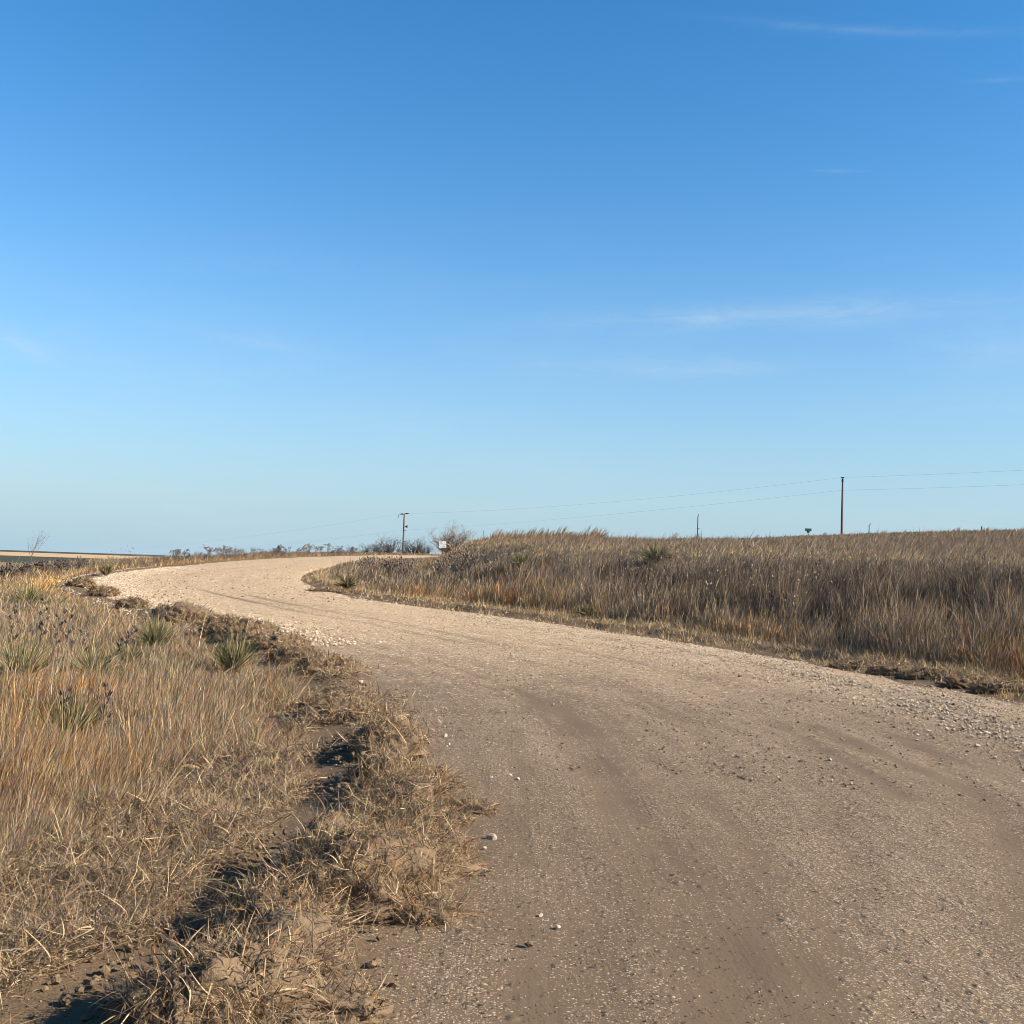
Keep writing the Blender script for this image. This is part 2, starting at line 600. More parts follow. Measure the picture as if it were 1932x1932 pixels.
def col_mat(name, rough=.9, bump=0.0, bscale=40.0):
    """principled, base colour from the per-piece colour attribute, with fine noise"""
    m, nt, out = new_mat(name)
    b = N(nt, 'ShaderNodeBsdfPrincipled', inp={'Roughness': rough, 'Specular IOR Level': .2})
    at = N(nt, 'ShaderNodeAttribute', attribute_name='Col')
    geo = N(nt, 'ShaderNodeNewGeometry')
    nz = noise(nt, geo.outputs['Position'], bscale, 4, .65)
    c = mixc(nt, math_node(nt, 'MULTIPLY', nz, .45), at.outputs['Color'], (.10, .069, .043))
    nt.links.new(c, b.inputs['Base Color'])
    if bump:
        bp = N(nt, 'ShaderNodeBump', inp={'Strength': .8, 'Distance': bump})
        nt.links.new(nz, bp.inputs['Height'])
        nt.links.new(bp.outputs[0], b.inputs['Normal'])
    nt.links.new(b.outputs[0], out.inputs[0])
    return m


M_GROUND = ground_material()
M_ROAD = road_material()
M_BLADE = blade_mat('dry_grass_blade', .28)
M_LEAF = blade_mat('yucca_leaf', .12)
M_STONE = col_mat('limestone_gravel', .85, .004, 70)
M_SOIL = col_mat('clod_soil', .95, .02, 26)
M_WEED = plain_mat('dry_weed_stem', (.115, .083, .061), .9, .35, 30)
M_TWIG_PALE = plain_mat('pale_bare_twig', (.19, .145, .11), .9, .3, 8)
M_TWIG_DARK = plain_mat('dark_bare_twig', (.065, .048, .038), .9, .35, 8)
M_POD = plain_mat('dry_seed_pod', (.042, .030, .026), .7, .5, 60)
M_PALE = plain_mat('pale_seed_head', (.32, .27, .20), .9, .2, 60)
M_POLE = plain_mat('weathered_pole_wood', (.10, .076, .064), .9, .35, 3, stretch=(8, 8, .4))
M_IRON = plain_mat('dark_insulator', (.03, .033, .035), .5, .3, 30)
M_WIRE = plain_mat('overhead_wire', (.20, .21, .22), .6, .1, 3)
M_WHITE = plain_mat('weathered_white_paint', (.5, .48, .44), .6, .22, 5)
M_GREEN = plain_mat('green_sign_paint', (.006, .05, .033), .5, .25, 9)
M_STEEL = plain_mat('galvanised_post', (.09, .095, .09), .55, .3, 12)

# ------------------------------------------------------------------ ground sheet


def axis_coords(fine_lo, fine_hi, step, lo, hi, grow):
    a = list(np.arange(fine_lo, fine_hi + 1e-6, step))
    s = step
    while a[-1] < hi:
        s *= grow
        a.append(a[-1] + s)
    s = step
    while a[0] > lo:
        s *= grow
        a.insert(0, a[0] - s)
    return np.array(a)


GX = axis_coords(-9, 9, .10, -6500, 6500, 1.035)
GY = axis_coords(1.5, 16, .10, -120, 9000, 1.022)
XX, YY = np.meshgrid(GX, GY)
xf, yf = XX.ravel(), YY.ravel()
S_, A_, HW_ = road_coord(xf, yf)
zf = terrain(xf, yf)
under = smooth(.35, -.5, np.abs(S_) - HW_)
zf = zf - .07 * under
e_ = np.where(S_ < 0, -S_ - HW_, S_ - HW_)
turf = np.where(S_ < 0, smooth(1.0, 2.4, e_ + (fbm(xf, yf, 41, 3) - .5) * 1.6), smooth(.4, 1.2, e_ + (fbm(xf, yf, 43, 3) - .5) * .6))
ny, nx = XX.shape
idx = np.arange(nx * ny).reshape(ny, nx)
quads = np.stack([idx[:-1, :-1], idx[:-1, 1:], idx[1:, 1:], idx[1:, :-1]], -1).reshape(-1, 4)
ground = link('ground', np_mesh('ground', np.stack([xf, yf, zf], 1), quads, np.repeat(turf[:, None], 3, 1), True), M_GROUND)
tag(ground, 'dry prairie ground with bare dirt beside the gravel road', 'ground', kind='structure')

# ------------------------------------------------------------------ gravel road ribbon


TRACKS = []
for pts_, wd_, am_ in (([(1440, 1365), (1480, 1385), (1560, 1428), (1650, 1482), (1700, 1520)], .07, .5), ([(1480, 1480), (1560, 1540), (1600, 1620), (1610, 1700), (1570, 1800), (1520, 1960)], .11, .30),
                       ([(1330, 1500), (1400, 1590), (1430, 1660), (1420, 1760), (1380, 1860), (1330, 1960)], .11, .24), ([(1700, 1400), (1800, 1470), (1880, 1560), (1930, 1680), (1940, 1800)], .14, .3),
                       ([(1000, 1330), (1080, 1400), (1130, 1480), (1140, 1580), (1110, 1700), (1040, 1850), (980, 1960)], .22, .17), ([(900, 1215), (1100, 1245), (1300, 1290), (1480, 1350), (1640, 1430)], .16, .25),
                       ([(700, 1200), (900, 1235), (1080, 1275), (1230, 1330), (1340, 1400)], .16, .25)):
    P_ = catmull(np.array([at_pixel(*pts_[0])] + [at_pixel(*q) for q in pts_] + [at_pixel(*pts_[-1])]) + np.array([[1e-6, 0]]), 8)
    TRACKS.append((P_, wd_, am_))


def track_depth(x, y):
    """how far a point lies inside one of the swinging wheel tracks"""
    out = np.zeros(len(x))
    near = np.nonzero(np.hypot(x, y) < 24)[0]
    for P_, wd_, am_ in TRACKS:
        for a in range(0, len(near), 20000):
            k = near[a:a + 20000]
            d2 = ((x[k, None] - P_[None, :, 0]) ** 2 + (y[k, None] - P_[None, :, 1]) ** 2).min(1)
            q = .72 * am_ * np.exp(-d2 / wd_ ** 2)
            out[k] = np.maximum(out[k], q)
    return out * (.45 + 1.1 * fbm(x * 1.2, y * .6, 211, 2))


def gravel_mask(u, v, x, y):
    """how much pale loose gravel covers the compacted dirt"""
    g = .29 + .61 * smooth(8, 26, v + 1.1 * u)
    g = g + .70 * np.exp(-((u - 2.75 - .02 * v) / 1.0) ** 2) * smooth(3, 8, v) * smooth(34, 22, v)      # loose windrow, right side
    g = g - .45 * smooth(3.45, 4.1, np.abs(u) + .0) * smooth(40, 20, v)
    g = g + .15 * smooth(28, 34, v) * smooth(60, 50, v) * (u < -1)
    for c, wd, am in ((-1.9, .38, .16), (-.25, .34, .14), (1.25, .36, .18), (.55, .12, .14), (-2.9, .25, .1)):
        cc = c + .35 * np.sin(v * .11 + c) 
        g = g - am * np.exp(-((u - cc) / wd) ** 2) * (.5 + fbm(v * .12, u * .4, 61, 2))
    for c, am in ((-2.3, .16), (-2.08, .13), (-.62, .15), (-.42, .12), (.92, .16), (1.12, .13), (2.0, .15), (-3.1, .12)):
        cc = c + .3 * np.sin(v * .10 + c * 2)
        g = g - am * np.exp(-((u - cc) / .055) ** 2) * smooth(7, 12, v) * (.3 + 1.2 * fbm(v * .15, u * .4 + c, 67, 2))
    # ruts swinging across the outside of the bend
    for c0, sl in ((-.6, .02), (.1, .035)):
        g = g - .45 * np.exp(-((u - c0 - sl * (v - 24)) / .16) ** 2) * 1.15 * smooth(18, 21, v) * smooth(40, 33, v)
    g = g - .30 * np.exp(-((u - .35 + .02 * (v - 9)) / .10) ** 2) * smooth(7.2, 8.2, v) * smooth(11.3, 10.2, v)
    g = g - track_depth(x, y)
    return np.clip(g + (fbm(u * .9, v * .16, 51, 4) - .5) * .45, 0.02, 1)


va = np.concatenate([np.arange(-40, -2, 1.0), np.arange(-2, 40, .22), np.arange(40, 90, .6), np.arange(90, ARC[-1] - ARC0 - 1, 2.0)])
cx = np.interp(va + ARC0, ARC, LINE[:, 0])
cy = np.interp(va + ARC0, ARC, LINE[:, 1])
hwv = np.interp(va + ARC0, ARC, LINE[:, 2])
tx, ty = np.gradient(cx, va), np.gradient(cy, va)
tl = np.hypot(tx, ty)
nxv, nyv = ty / tl, -tx / tl
NU = 171
un = np.linspace(-1, 1, NU)
U = un[None, :] * (hwv[:, None] + .25)
RX = cx[:, None] + nxv[:, None] * U
RY = cy[:, None] + nyv[:, None] * U
VV = np.repeat(va[:, None], NU, 1)
rz = terrain(RX.ravel(), RY.ravel(), False).reshape(RX.shape)
crown = .05 * (1 - (U / 4.6) ** 2)
rag = (fbm(RX.ravel() * 1.3, RY.ravel() * 1.3, 79, 4).reshape(U.shape) - .5) * 1.1
edge = smooth(.0, .55, hwv[:, None] + .25 - np.abs(U) + np.where(np.abs(U) > hwv[:, None] - .8, np.minimum(rag, 0) - .02, 0))
edge[:, 0] = edge[:, -1] = 0
rel = (fbm(U.ravel() * 2.2, VV.ravel() * .35, 71, 4) - .5).reshape(U.shape) * .03
rel += (fbm(RX.ravel() * 4, RY.ravel() * 4, 73, 3) - .5).reshape(U.shape) * .018
berm = .05 * np.exp(-((U - 2.75 - .02 * VV) / .55) ** 2) * smooth(4, 9, VV) * smooth(34, 24, VV)
RZ = rz + np.where(edge > 0, crown * edge, 0) + rel * edge + berm + (edge - 1) * .09
RZ = RZ - .030 * track_depth(RX.ravel(), RY.ravel()).reshape(RZ.shape)
gmk = gravel_mask(U.ravel(), VV.ravel(), RX.ravel(), RY.ravel())
nv = len(va)
idx = np.arange(nv * NU).reshape(nv, NU)
quads = np.stack([idx[:-1, :-1], idx[:-1, 1:], idx[1:, 1:], idx[1:, :-1]], -1).reshape(-1, 4)
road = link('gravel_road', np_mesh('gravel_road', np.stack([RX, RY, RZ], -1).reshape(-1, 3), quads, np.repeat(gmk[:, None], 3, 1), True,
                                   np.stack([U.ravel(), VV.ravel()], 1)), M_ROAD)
tag(road, 'pale gravel road curving left and back over the rise', 'road', kind='structure')


def road_surface(x, y, s, v, hw):
    z = terrain(x, y, False)
    e = smooth(.0, .55, hw + .25 - np.abs(s))
    return np.where(np.abs(s) < hw + .2, z + .05 * (1 - (s / 4.6) ** 2) * e + .05 * np.exp(-((s - 2.75 - .02 * v) / .55) ** 2) * smooth(4, 9, v) * smooth(34, 24, v) + (e - 1) * .09, terrain(x, y))


# ------------------------------------------------------------------ loose gravel stones
OCT_V = np.array([(1, 0, 0), (-1, 0, 0), (0, 1, 0), (0, -1, 0), (0, 0, 1), (0, 0, -1),
                  (.62, .62, .5), (-.62, .62, .5), (-.62, -.62, .5), (.62, -.62, .5)], float)
OCT_F = np.array([(0, 6, 9), (6, 0, 2), (2, 7, 6), (7, 2, 1), (1, 8, 7), (8, 1, 3), (3, 9, 8), (9, 3, 0),
                  (4, 6, 7), (4, 7, 8), (4, 8, 9), (4, 9, 6), (2, 0, 5), (1, 2, 5), (3, 1, 5), (0, 3, 5)])


def stones(x, y, z, size, colr):
    n = len(x)
    V = OCT_V[None] * (1 + rng.uniform(-.28, .28, (n, len(OCT_V), 3)))
    V = V * (size[:, None] * np.stack([rng.uniform(.75, 1.3, n), rng.uniform(.65, 1.1, n), rng.uniform(.6, 1.0, n)], 1))[:, None, :] * .5
    a = rng.uniform(0, 6.283, n)
    ca, sa = np.cos(a)[:, None], np.sin(a)[:, None]
    X = V[..., 0] * ca - V[..., 1] * sa
    Y = V[..., 0] * sa + V[..., 1] * ca
    V = np.stack([X + x[:, None], Y + y[:, None], V[..., 2] + (z + size * .18)[:, None]], -1)
    F = (np.arange(n) * len(OCT_V))[:, None, None] + OCT_F[None]
    return V.reshape(-1, 3), F.reshape(-1, 3), np.repeat(colr, len(OCT_V), 0)


def stone_cols(n, dark=.12):
    base = np.array([(.68, .56, .42), (.56, .44, .31), (.45, .335, .225), (.33, .245, .165), (.10, .08, .065)])
    p = np.array([.34, .30, .18, .18 - dark * .5, dark * .5])
    c = base[rng.choice(5, n, p=p / p.sum())]
    return c * rng.uniform(.85, 1.12, (n, 1)) * AL * 1.1


def scatter(n, r0, r1, p, ang0=-42, ang1=42):
    """points in front of the camera, radial density ~ r^-p per area"""
    q = 2 - p
    u = rng.random(n)
    r = (r0 ** q + u * (r1 ** q - r0 ** q)) ** (1 / q) if abs(q) > 1e-6 else r0 * (r1 / r0) ** u
    a = np.radians(rng.uniform(ang0, ang1, n))
    return r * np.sin(a), r * np.cos(a)


gp = []
for n, r0, r1, p, s0, s1, pw, gmin in ((300000, 2.6, 13, 1.35, .0028, .0105, 3.0, .0), (210000, 8, 42, 1.5, .009, .030, 2.6, .15), (60000, 30, 100, 1.6, .03, .07, 1.5, .3)):
    x, y = scatter(n, r0, r1, p)
    s, v, hw = road_coord(x, y)
    g = gravel_mask(s, v, x, y)
    keep = (np.abs(s) < hw + .35) & (rng.random(n) < np.clip(g - gmin * .5, 0, 1) ** 1.2 + (.12 if r0 < 5 else .03))
    x, y, s, v, hw = x[keep], y[keep], s[keep], v[keep], hw[keep]
    size = s0 + (s1 - s0) * rng.random(len(x)) ** pw
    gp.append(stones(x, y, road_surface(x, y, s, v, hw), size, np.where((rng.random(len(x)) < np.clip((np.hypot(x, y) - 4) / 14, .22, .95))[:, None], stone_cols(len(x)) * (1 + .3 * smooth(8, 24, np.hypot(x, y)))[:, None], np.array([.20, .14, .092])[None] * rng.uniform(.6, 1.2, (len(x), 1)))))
# coarse windrow on the right, coarse outside of the bend, crumbs on the left shoulder
t = rng.uniform(5, 27, 34000)
u = 2.75 + .02 * t + rng.normal(0, .75, len(t))
ok = fbm(t * .9, u * 1.6, 181, 3) > rng.uniform(.3, .56, len(t))
t, u = t[ok], u[ok]
px_ = np.interp(t + ARC0, ARC, LINE[:, 0]) + np.interp(t, va, nxv) * u
py_ = np.interp(t + ARC0, ARC, LINE[:, 1]) + np.interp(t, va, nyv) * u
s, v, hw = road_coord(px_, py_)
gp.append(stones(px_, py_, road_surface(px_, py_, s, v, hw), .007 + .040 * rng.random(len(t)) ** 3.4, stone_cols(len(t), .05) * 1.12))
t = rng.uniform(20, 60, 9000)
u = -3.3 + rng.normal(0, .7, len(t))
px_ = np.interp(t + ARC0, ARC, LINE[:, 0]) + np.interp(t, va, nxv) * u
py_ = np.interp(t + ARC0, ARC, LINE[:, 1]) + np.interp(t, va, nyv) * u
s, v, hw = road_coord(px_, py_)
gp.append(stones(px_, py_, road_surface(px_, py_, s, v, hw), .025 + .05 * rng.random(len(t)) ** 2, stone_cols(len(t), .03) * 1.3))
t = 2.5 + 25 * rng.random(3200) ** 1.2
u = -4.5 + rng.normal(.15, .55, len(t))
px_ = np.interp(t + ARC0, ARC, LINE[:, 0]) + np.interp(t, va, nxv) * u
py_ = np.interp(t + ARC0, ARC, LINE[:, 1]) + np.interp(t, va, nyv) * u
s, v, hw = road_coord(px_, py_)
gp.append(stones(px_, py_, np.maximum(road_surface(px_, py_, s, v, hw), terrain(px_, py_)), .003 + .022 * np.clip(t / 12, .45, 1.3) * rng.random(len(t)) ** 5, stone_cols(len(t), .25)))
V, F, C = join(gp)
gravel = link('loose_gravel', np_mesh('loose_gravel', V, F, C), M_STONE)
tag(gravel, 'loose pale limestone gravel scattered over the road', 'gravel', kind='stuff')
t = 2.4 + 32 * rng.random(15000) ** 1.5
u = -4.5 + .22 * smooth(12, 7, t) + rng.normal(0, .30, len(t))
px_ = np.interp(t + ARC0, ARC, LINE[:, 0]) + np.interp(t, va, nxv) * u
py_ = np.interp(t + ARC0, ARC, LINE[:, 1]) + np.interp(t, va, nyv) * u
ok = fbm(px_ * 1.7, py_ * 1.7, 172, 3) > .40
px_, py_, t = px_[ok], py_[ok], t[ok]
s, v, hw = road_coord(px_, py_)
sz = .006 + .045 * rng.random(len(t)) ** 3.5
cc = np.array([.20, .137, .083])[None] * AL * rng.uniform(.7, 1.25, (len(t), 1))
V, F, C = stones(px_, py_, np.maximum(road_surface(px_, py_, s, v, hw), terrain(px_, py_)), sz, cc)
crumbs = link('loose_dirt', np_mesh('loose_dirt', V, F, C), M_SOIL)
tag(crumbs, 'crumbled brown dirt along the left road edge', 'dirt', kind='stuff')

# ------------------------------------------------------------------ grass
PAL = {
    'tan': (.43, .30, .165), 'straw': (.70, .53, .31), 'rust': (.40, .185, .070), 'orange': (.46, .235, .075), 'grey': (.30, .235, .175),
    'greybrown': (.225, .170, .122), 'dark': (.115, .082, .058), 'olive': (.19, .18, .075), 'green': (.135, .15, .062), 'gold': (.95, .62, .22),
    'mauve': (.27, .195, .165)}


def pal_pick(n, weights):
    """weights: dict name -> (n,) array or float"""
    names = list(weights)
    w = np.stack([np.broadcast_to(np.clip(np.asarray(weights[k], float), 0, None), (n,)) for k in names], 1)
    c = np.cumsum(w / w.sum(1, keepdims=True), 1)
    k = (rng.random(n)[:, None] > c).sum(1).clip(0, len(names) - 1)
    cols = np.array([PAL[q] for q in names])[k] * AL * 1.05
    return cols * rng.uniform(.78, 1.2, (n, 1)) * rng.uniform(.95, 1.05, (n, 3))


def pal_tufts(ntuft, per, weights, keep=.62):
    """colour per tuft, with a share of odd blades"""
    n = ntuft * per
    wt = {k: (w if np.ndim(w) == 0 else np.asarray(w)[::per]) for k, w in weights.items()}
    a = np.repeat(pal_pick(ntuft, wt), per, 0) * rng.uniform(.85, 1.15, (n, 1))
    return np.where((rng.random(n) < keep)[:, None], a, pal_pick(n, weights))


def tufted(x, y, per, spread):
    """turn tuft centres into blade roots; returns root x,y and the outward offset"""
    n = len(x)
    ox = rng.normal(0, 1, (n, per)) * spread
    oy = rng.normal(0, 1, (n, per)) * spread
    return (x[:, None] + ox).ravel(), (y[:, None] + oy).ravel(), ox.ravel(), oy.ravel()


def lod(x, y, w0, k=.00062):
    return np.maximum(w0, k * np.hypot(x, y))


STALK = ((0, .75), (.45, .7), (.8, 1.0), (1, 0))
LEAF = ((0, 1), (.4, .9), (.75, .6), (1, 0))
CURL = ((0, .8), (.25, 1), (.5, .9), (.75, .6), (1, 0))
THIN3 = ((0, 1), (.6, .8), (1, 0))


def make_grass(x, y, ox, oy, h, w, col, splay, wind, curl, prof=LEAF, tip=None, zoff=0.0, zf=None):
    n = len(x)
    z = (terrain(x, y) if zf is None else zf) - .01 + zoff
    d = np.stack([ox * splay + rng.normal(0, .09, n), oy * splay + rng.normal(0, .09, n), np.ones(n)], 1)
    lz = fbm(x * .7, y * .7, 191, 3) - .5
    lz2 = fbm(x * .7, y * .7, 195, 3) - .5
    d[:, 0] += lz * .6 + np.where(rng.random(n) < .07, rng.normal(0, .5, n), 0)
    d[:, 1] += lz2 * .6
    h = h * (.72 + .56 * fbm(x * 1.3, y * 1.3, 197, 2)) * np.where(rng.random(n) < .05, 1.3, 1)
    d = unit(d)
    b = rng.normal(0, 1, (n, 3)) * curl * np.where(rng.random(n) < .12, 2.6, 1)[:, None]
    b[:, 0] += wind
    b[:, 2] -= np.abs(rng.normal(0, curl, n)) * .6
    return blades(np.stack([x, y, z], 1), d, h, b, w, col, prof, tip)


def patch_noise(x, y, f, seed):
    return fbm(x * f, y * f, seed, 3)


# --- left roadside: tall bluestem
YPIX = [(35, 1300, .55), (178, 1290, .45), (125, 1425, .42), (292, 1228, .5), (440, 1275, .5), (52, 1148, .6), (240, 1262, .4), (1238, 1062, .5), (980, 1072, .4), (655, 1112, .5)]
YPOS = [at_pixel(a, b) + (r,) for a, b, r in YPIX]


def clear_yuccas(x, y):
    """grass grows short around each yucca and on its camera-facing side"""
    k = np.ones(len(x))
    for yx, yy, r in YPOS:
        L = math.hypot(yx, yy)
        dx, dy = yx / L, yy / L
        a = (x - yx) * dx + (y - yy) * dy
        c = -(x - yx) * dy + (y - yy) * dx
        a = np.where(a < 0, a / 1.7, a)
        k = np.minimum(k, .5 + .5 * smooth(r * .7, r * 1.25, np.hypot(a, c)))
    return k


def left_mask(x, y):
    s, v, hw = road_coord(x, y)
    return s, v, hw, -s - hw


x, y = scatter(44000, 4.2, 48, 1.35, -44, 5)
s, v, hw, e = left_mask(x, y)
near = smooth(4.7, 5.7, y + (fbm(x * 1.2, y * 1.2, 83, 2) - .5) * 1.6)
edge_n = (fbm(x * .8, y * .8, 85, 3) - .5) * 1.3
keep = (s < 0) & (e + edge_n > 1.0 - .35 * np.exp(-((y - 11) / 4) ** 2)) & (rng.random(len(x)) < near)
x, y, e = x[keep], y[keep], e[keep]
per = 13
bx, by, ox, oy = tufted(x, y, per, .055)
nb = len(bx)
r_ = np.hypot(bx, by)
pn = np.repeat(patch_noise(x, y, .55, 101), per)
pn2 = np.repeat(patch_noise(x, y, .9, 102), per)
far = smooth(9, 15, by)
ct = np.repeat(rng.uniform(.8, 1.2, (len(x), 1)), per, 0)
gq = [at_pixel(120, 1100), at_pixel(75, 1112), at_pixel(150, 1092)]
golden = np.maximum.reduce([np.exp(-((bx - q[0]) / 1.3) ** 2 - ((by - q[1]) / 1.8) ** 2) for q in gq])
rust_l = np.zeros(nb)
grey_l = np.zeros(nb)
for a_, b_, ra, am, arr in ((120, 1480, .8, 1.0, rust_l), (300, 1430, .55, .9, rust_l), (60, 1375, .9, 1.0, rust_l), (250, 1540, .45, .8, rust_l), (200, 1350, .5, .7, rust_l), (20, 1560, .5, .5, rust_l),
                            (480, 1400, .8, 1.0, grey_l), (430, 1480, .5, .7, grey_l), (60, 1640, .7, .6, grey_l)):
    qx, qy = at_pixel(a_, b_)
    arr[:] = np.maximum(arr, am * np.exp(-((bx - qx) ** 2 + ((by - qy) * .6) ** 2) / ra ** 2))
wts = {'tan': .9 + 0 * pn, 'straw': .26, 'rust': .08 + .9 * rust_l + 1.5 * np.clip(pn - .55, 0, 1) * (1 - .6 * far) + .5 * golden, 'orange': .22 * rust_l + golden,
       'grey': .5 + 2.0 * grey_l + .6 * far, 'greybrown': .25 + .9 * far, 'olive': .10 + 1.6 * np.clip(pn2 - .55, 0, 1) + .18 * far, 'gold': .02 + 5.0 * golden, 'mauve': .2}
col = pal_tufts(len(x), per, wts) * ct
h = np.repeat(rng.uniform(.34, .62, len(x)) * (1 - .5 * smooth(9, 15, y)) * clear_yuccas(x, y), per) * rng.uniform(.65, 1.1, nb)
h = h * np.repeat(smooth(.9, 2.6, e + .6), per)
grass_l = [make_grass(bx, by, ox, oy, h, lod(bx, by, .0019, .00042) * rng.uniform(.7, 1.3, nb), col, 2.4, .08, .07, STALK)]
n_left = nb
# broad base leaves
bx2, by2, ox2, oy2 = tufted(x, y, 6, .07)
col2 = pal_pick(len(bx2), {'tan': .6, 'straw': .3, 'greybrown': .5, 'grey': .4, 'rust': .2, 'olive': .18})
grass_l.append(make_grass(bx2, by2, ox2, oy2, rng.uniform(.12, .30, len(bx2)), lod(bx2, by2, .005), col2, 6.0, .1, .45, LEAF))
V, F, C = join(grass_l)
o = link('bluestem_grass', np_mesh('bluestem_grass', V, F, C), M_BLADE)
tag(o, 'tall tan and rust bluestem grass left of the road', 'grass', kind='stuff')

# --- matted dead thatch: near left corner and strip between tall grass and windrow
parts = []
x, y = scatter(215000, 2.2, 22, 1.65, -44, 10)
s, v, hw, e = left_mask(x, y)
PATH = np.array([at_pixel(a, b) for a, b in ((120, 1960), (159, 1924), (238, 1857), (344, 1797), (436, 1760), (476, 1699), (505, 1660), (560, 1600), (620, 1540), (640, 1480), (655, 1420), (640, 1370))])


def path_side(x, y):
    """signed distance to the bare dirt strip behind the windrow, left positive"""
    p, q = PATH[:-1], PATH[1:]
    dv = q - p
    wx, wy = x[:, None] - p[None, :, 0], y[:, None] - p[None, :, 1]
    t = np.clip((wx * dv[:, 0] + wy * dv[:, 1]) / (dv ** 2).sum(1), 0, 1)
    ex, ey = wx - t * dv[:, 0], wy - t * dv[:, 1]
    d2 = ex ** 2 + ey ** 2
    k = d2.argmin(1)
    r = np.arange(len(k))
    cr = dv[k, 0] * ey[r, k] - dv[k, 1] * ex[r, k]
    return np.sqrt(d2[r, k]) * np.where(cr > 0, 1, -1)


pd = path_side(x, y)
en = e + .75 * smooth(5.6, 4.6, y)
dens = smooth(.7, 1.7, en + (fbm(x * 1.1, y * 1.1, 91, 3) - .5) * (2.2 - .9 * smooth(5.6, 4.6, y))) * smooth(4.2, 2.6, e + np.where(y < 5.9, -3, 0))
dens = np.maximum(dens * (.5 + .7 * smooth(.38, .6, fbm(x * 1.6, y * 1.6, 92, 3))), .5 * np.exp(-((e + .12) / .42) ** 2) * smooth(.40, .58, fbm(x * 1.3, y * 1.3, 94, 2)))
pn_ = (fbm(x * 2.0, y * 2.0, 97, 3) - .5) * .45
near_d = np.maximum(smooth(.22, .52, pd + pn_) * (.55 + .6 * smooth(.35, .6, fbm(x * 1.6, y * 1.6, 92, 3))), .55 * smooth(-.12, -.3, pd + pn_ * .6) * smooth(-1.0, -.55, e) * smooth(.36, .55, fbm(x * 1.5, y * 1.5, 94, 2)))
wn_ = smooth(10.5, 8.5, y)
dens = dens * (1 - wn_) + near_d * wn_
keep = (s < 0) & (rng.random(len(x)) < dens)
x, y = x[keep], y[keep]
bx, by, ox, oy = tufted(x, y, 5, .035)
nb = len(bx)
az_ = rng.uniform(0, 6.283, nb)
elv = np.radians(rng.uniform(0, 78, nb))
d = np.stack([np.cos(az_) * np.cos(elv), np.sin(az_) * np.cos(elv), np.sin(elv)], 1)
L = rng.uniform(.03, .10, nb) * rng.uniform(.7, 1.3, nb)
b = rng.normal(0, .75, (nb, 3))
b[:, 2] -= .5
heap = np.clip(fbm(bx * 2.2, by * 2.2, 95, 2) - .42, 0, 1) * .32
z = terrain(bx, by) + rng.random(nb) * (.02 + heap)
col = pal_pick(nb, {'straw': .36, 'tan': 1.0, 'greybrown': .65, 'grey': .35, 'rust': .10, 'dark': .45, 'mauve': .25})
parts.append(blades(np.stack([bx, by, z], 1), d, L, b, lod(bx, by, .0034) * rng.uniform(.5, 1.5, nb), col, CURL))
V, F, C = join(parts)
o = link('matted_thatch', np_mesh('matted_thatch', V, F, C), M_BLADE)
tag(o, 'matted curled dead grass on the left road shoulder', 'dead grass', kind='stuff')
n_thatch = nb

# --- right side: tan mown verge, tall bank grass, short soft lip, hill field
parts = []
x, y = scatter(60000, 9, 60, 1.5, -20, 44)
s, v, hw = road_coord(x, y)
e = s - hw
keep = (s > 0) & (rng.random(len(x)) < smooth(-.05, .5, e + (fbm(x * 1.4, y * 1.4, 111, 2) - .5) * .6) * smooth(2.4, 1.3, e))
x, y = x[keep], y[keep]
bx, by, ox, oy = tufted(x, y, 7, .06)
nb = len(bx)
col = pal_pick(nb, {'straw': .9, 'tan': .9, 'rust': .2, 'grey': .3, 'gold': .12})
parts.append(make_grass(bx, by, ox, oy, rng.uniform(.05, .15, nb), lod(bx, by, .0035, .0005), col, 4.5, .08, .4, THIN3))
V, F, C = join(parts)
o = link('mown_verge', np_mesh('mown_verge', V, F, C), M_BLADE)
tag(o, 'short straw coloured grass along the right road edge', 'grass', kind='stuff')

x, y = scatter(76000, 10, 75, 1.45, -20, 44)
s, v, hw = road_coord(x, y)
e = s - hw
wobl = (fbm(x * .25, y * .25, 121, 3) - .5) * 3
keep = (s > 0) & (rng.random(len(x)) < smooth(.9, 1.7, e + (fbm(x, y, 123, 2) - .5) * .6)) & (s + wobl * .7 < 10.5) & (rng.random(len(x)) < .22 + .95 * smooth(.33, .5, fbm(x * 1.1, y * 1.1, 221, 3)))
x, y, s, e = x[keep], y[keep], s[keep], e[keep]
per = 10
bx, by, ox, oy = tufted(x, y, per, .07)
nb = len(bx)
up = np.repeat(smooth(6.8, 8.8, s), per)
pn = np.repeat(patch_noise(x, y, .35, 131), per)
pn2 = np.repeat(patch_noise(x, y, .8, 132), per)
nose = np.repeat(smooth(2.0, -5.0, x) * smooth(7.6, 6.0, s), per)
rp_ = np.zeros(nb)
for a_, b_, ra, am in ((790, 1152, 2.1, 1.0), (720, 1135, 1.6, .6), (880, 1165, 1.5, .9), (1340, 1215, 1.1, .45), (1880, 1270, 1.0, .2)):
    qx, qy = at_pixel(a_, b_)
    rp_ = np.maximum(rp_, am * np.exp(-((bx - qx) ** 2 + (by - qy) ** 2) / ra ** 2))
wts = {'tan': .5 * (1 - up) + .15, 'straw': .12 * (1 - up) + .03, 'rust': .03 + 6.0 * rp_, 'orange': 1.6 * rp_,
       'grey': .9 - .1 * up, 'greybrown': .75 + .4 * up, 'dark': .12 + .95 * up * smooth(.38, .52, pn2), 'olive': .10 + .5 * np.clip(pn2 - .5, 0, 1), 'mauve': .35}
col = pal_tufts(len(x), per, wts)
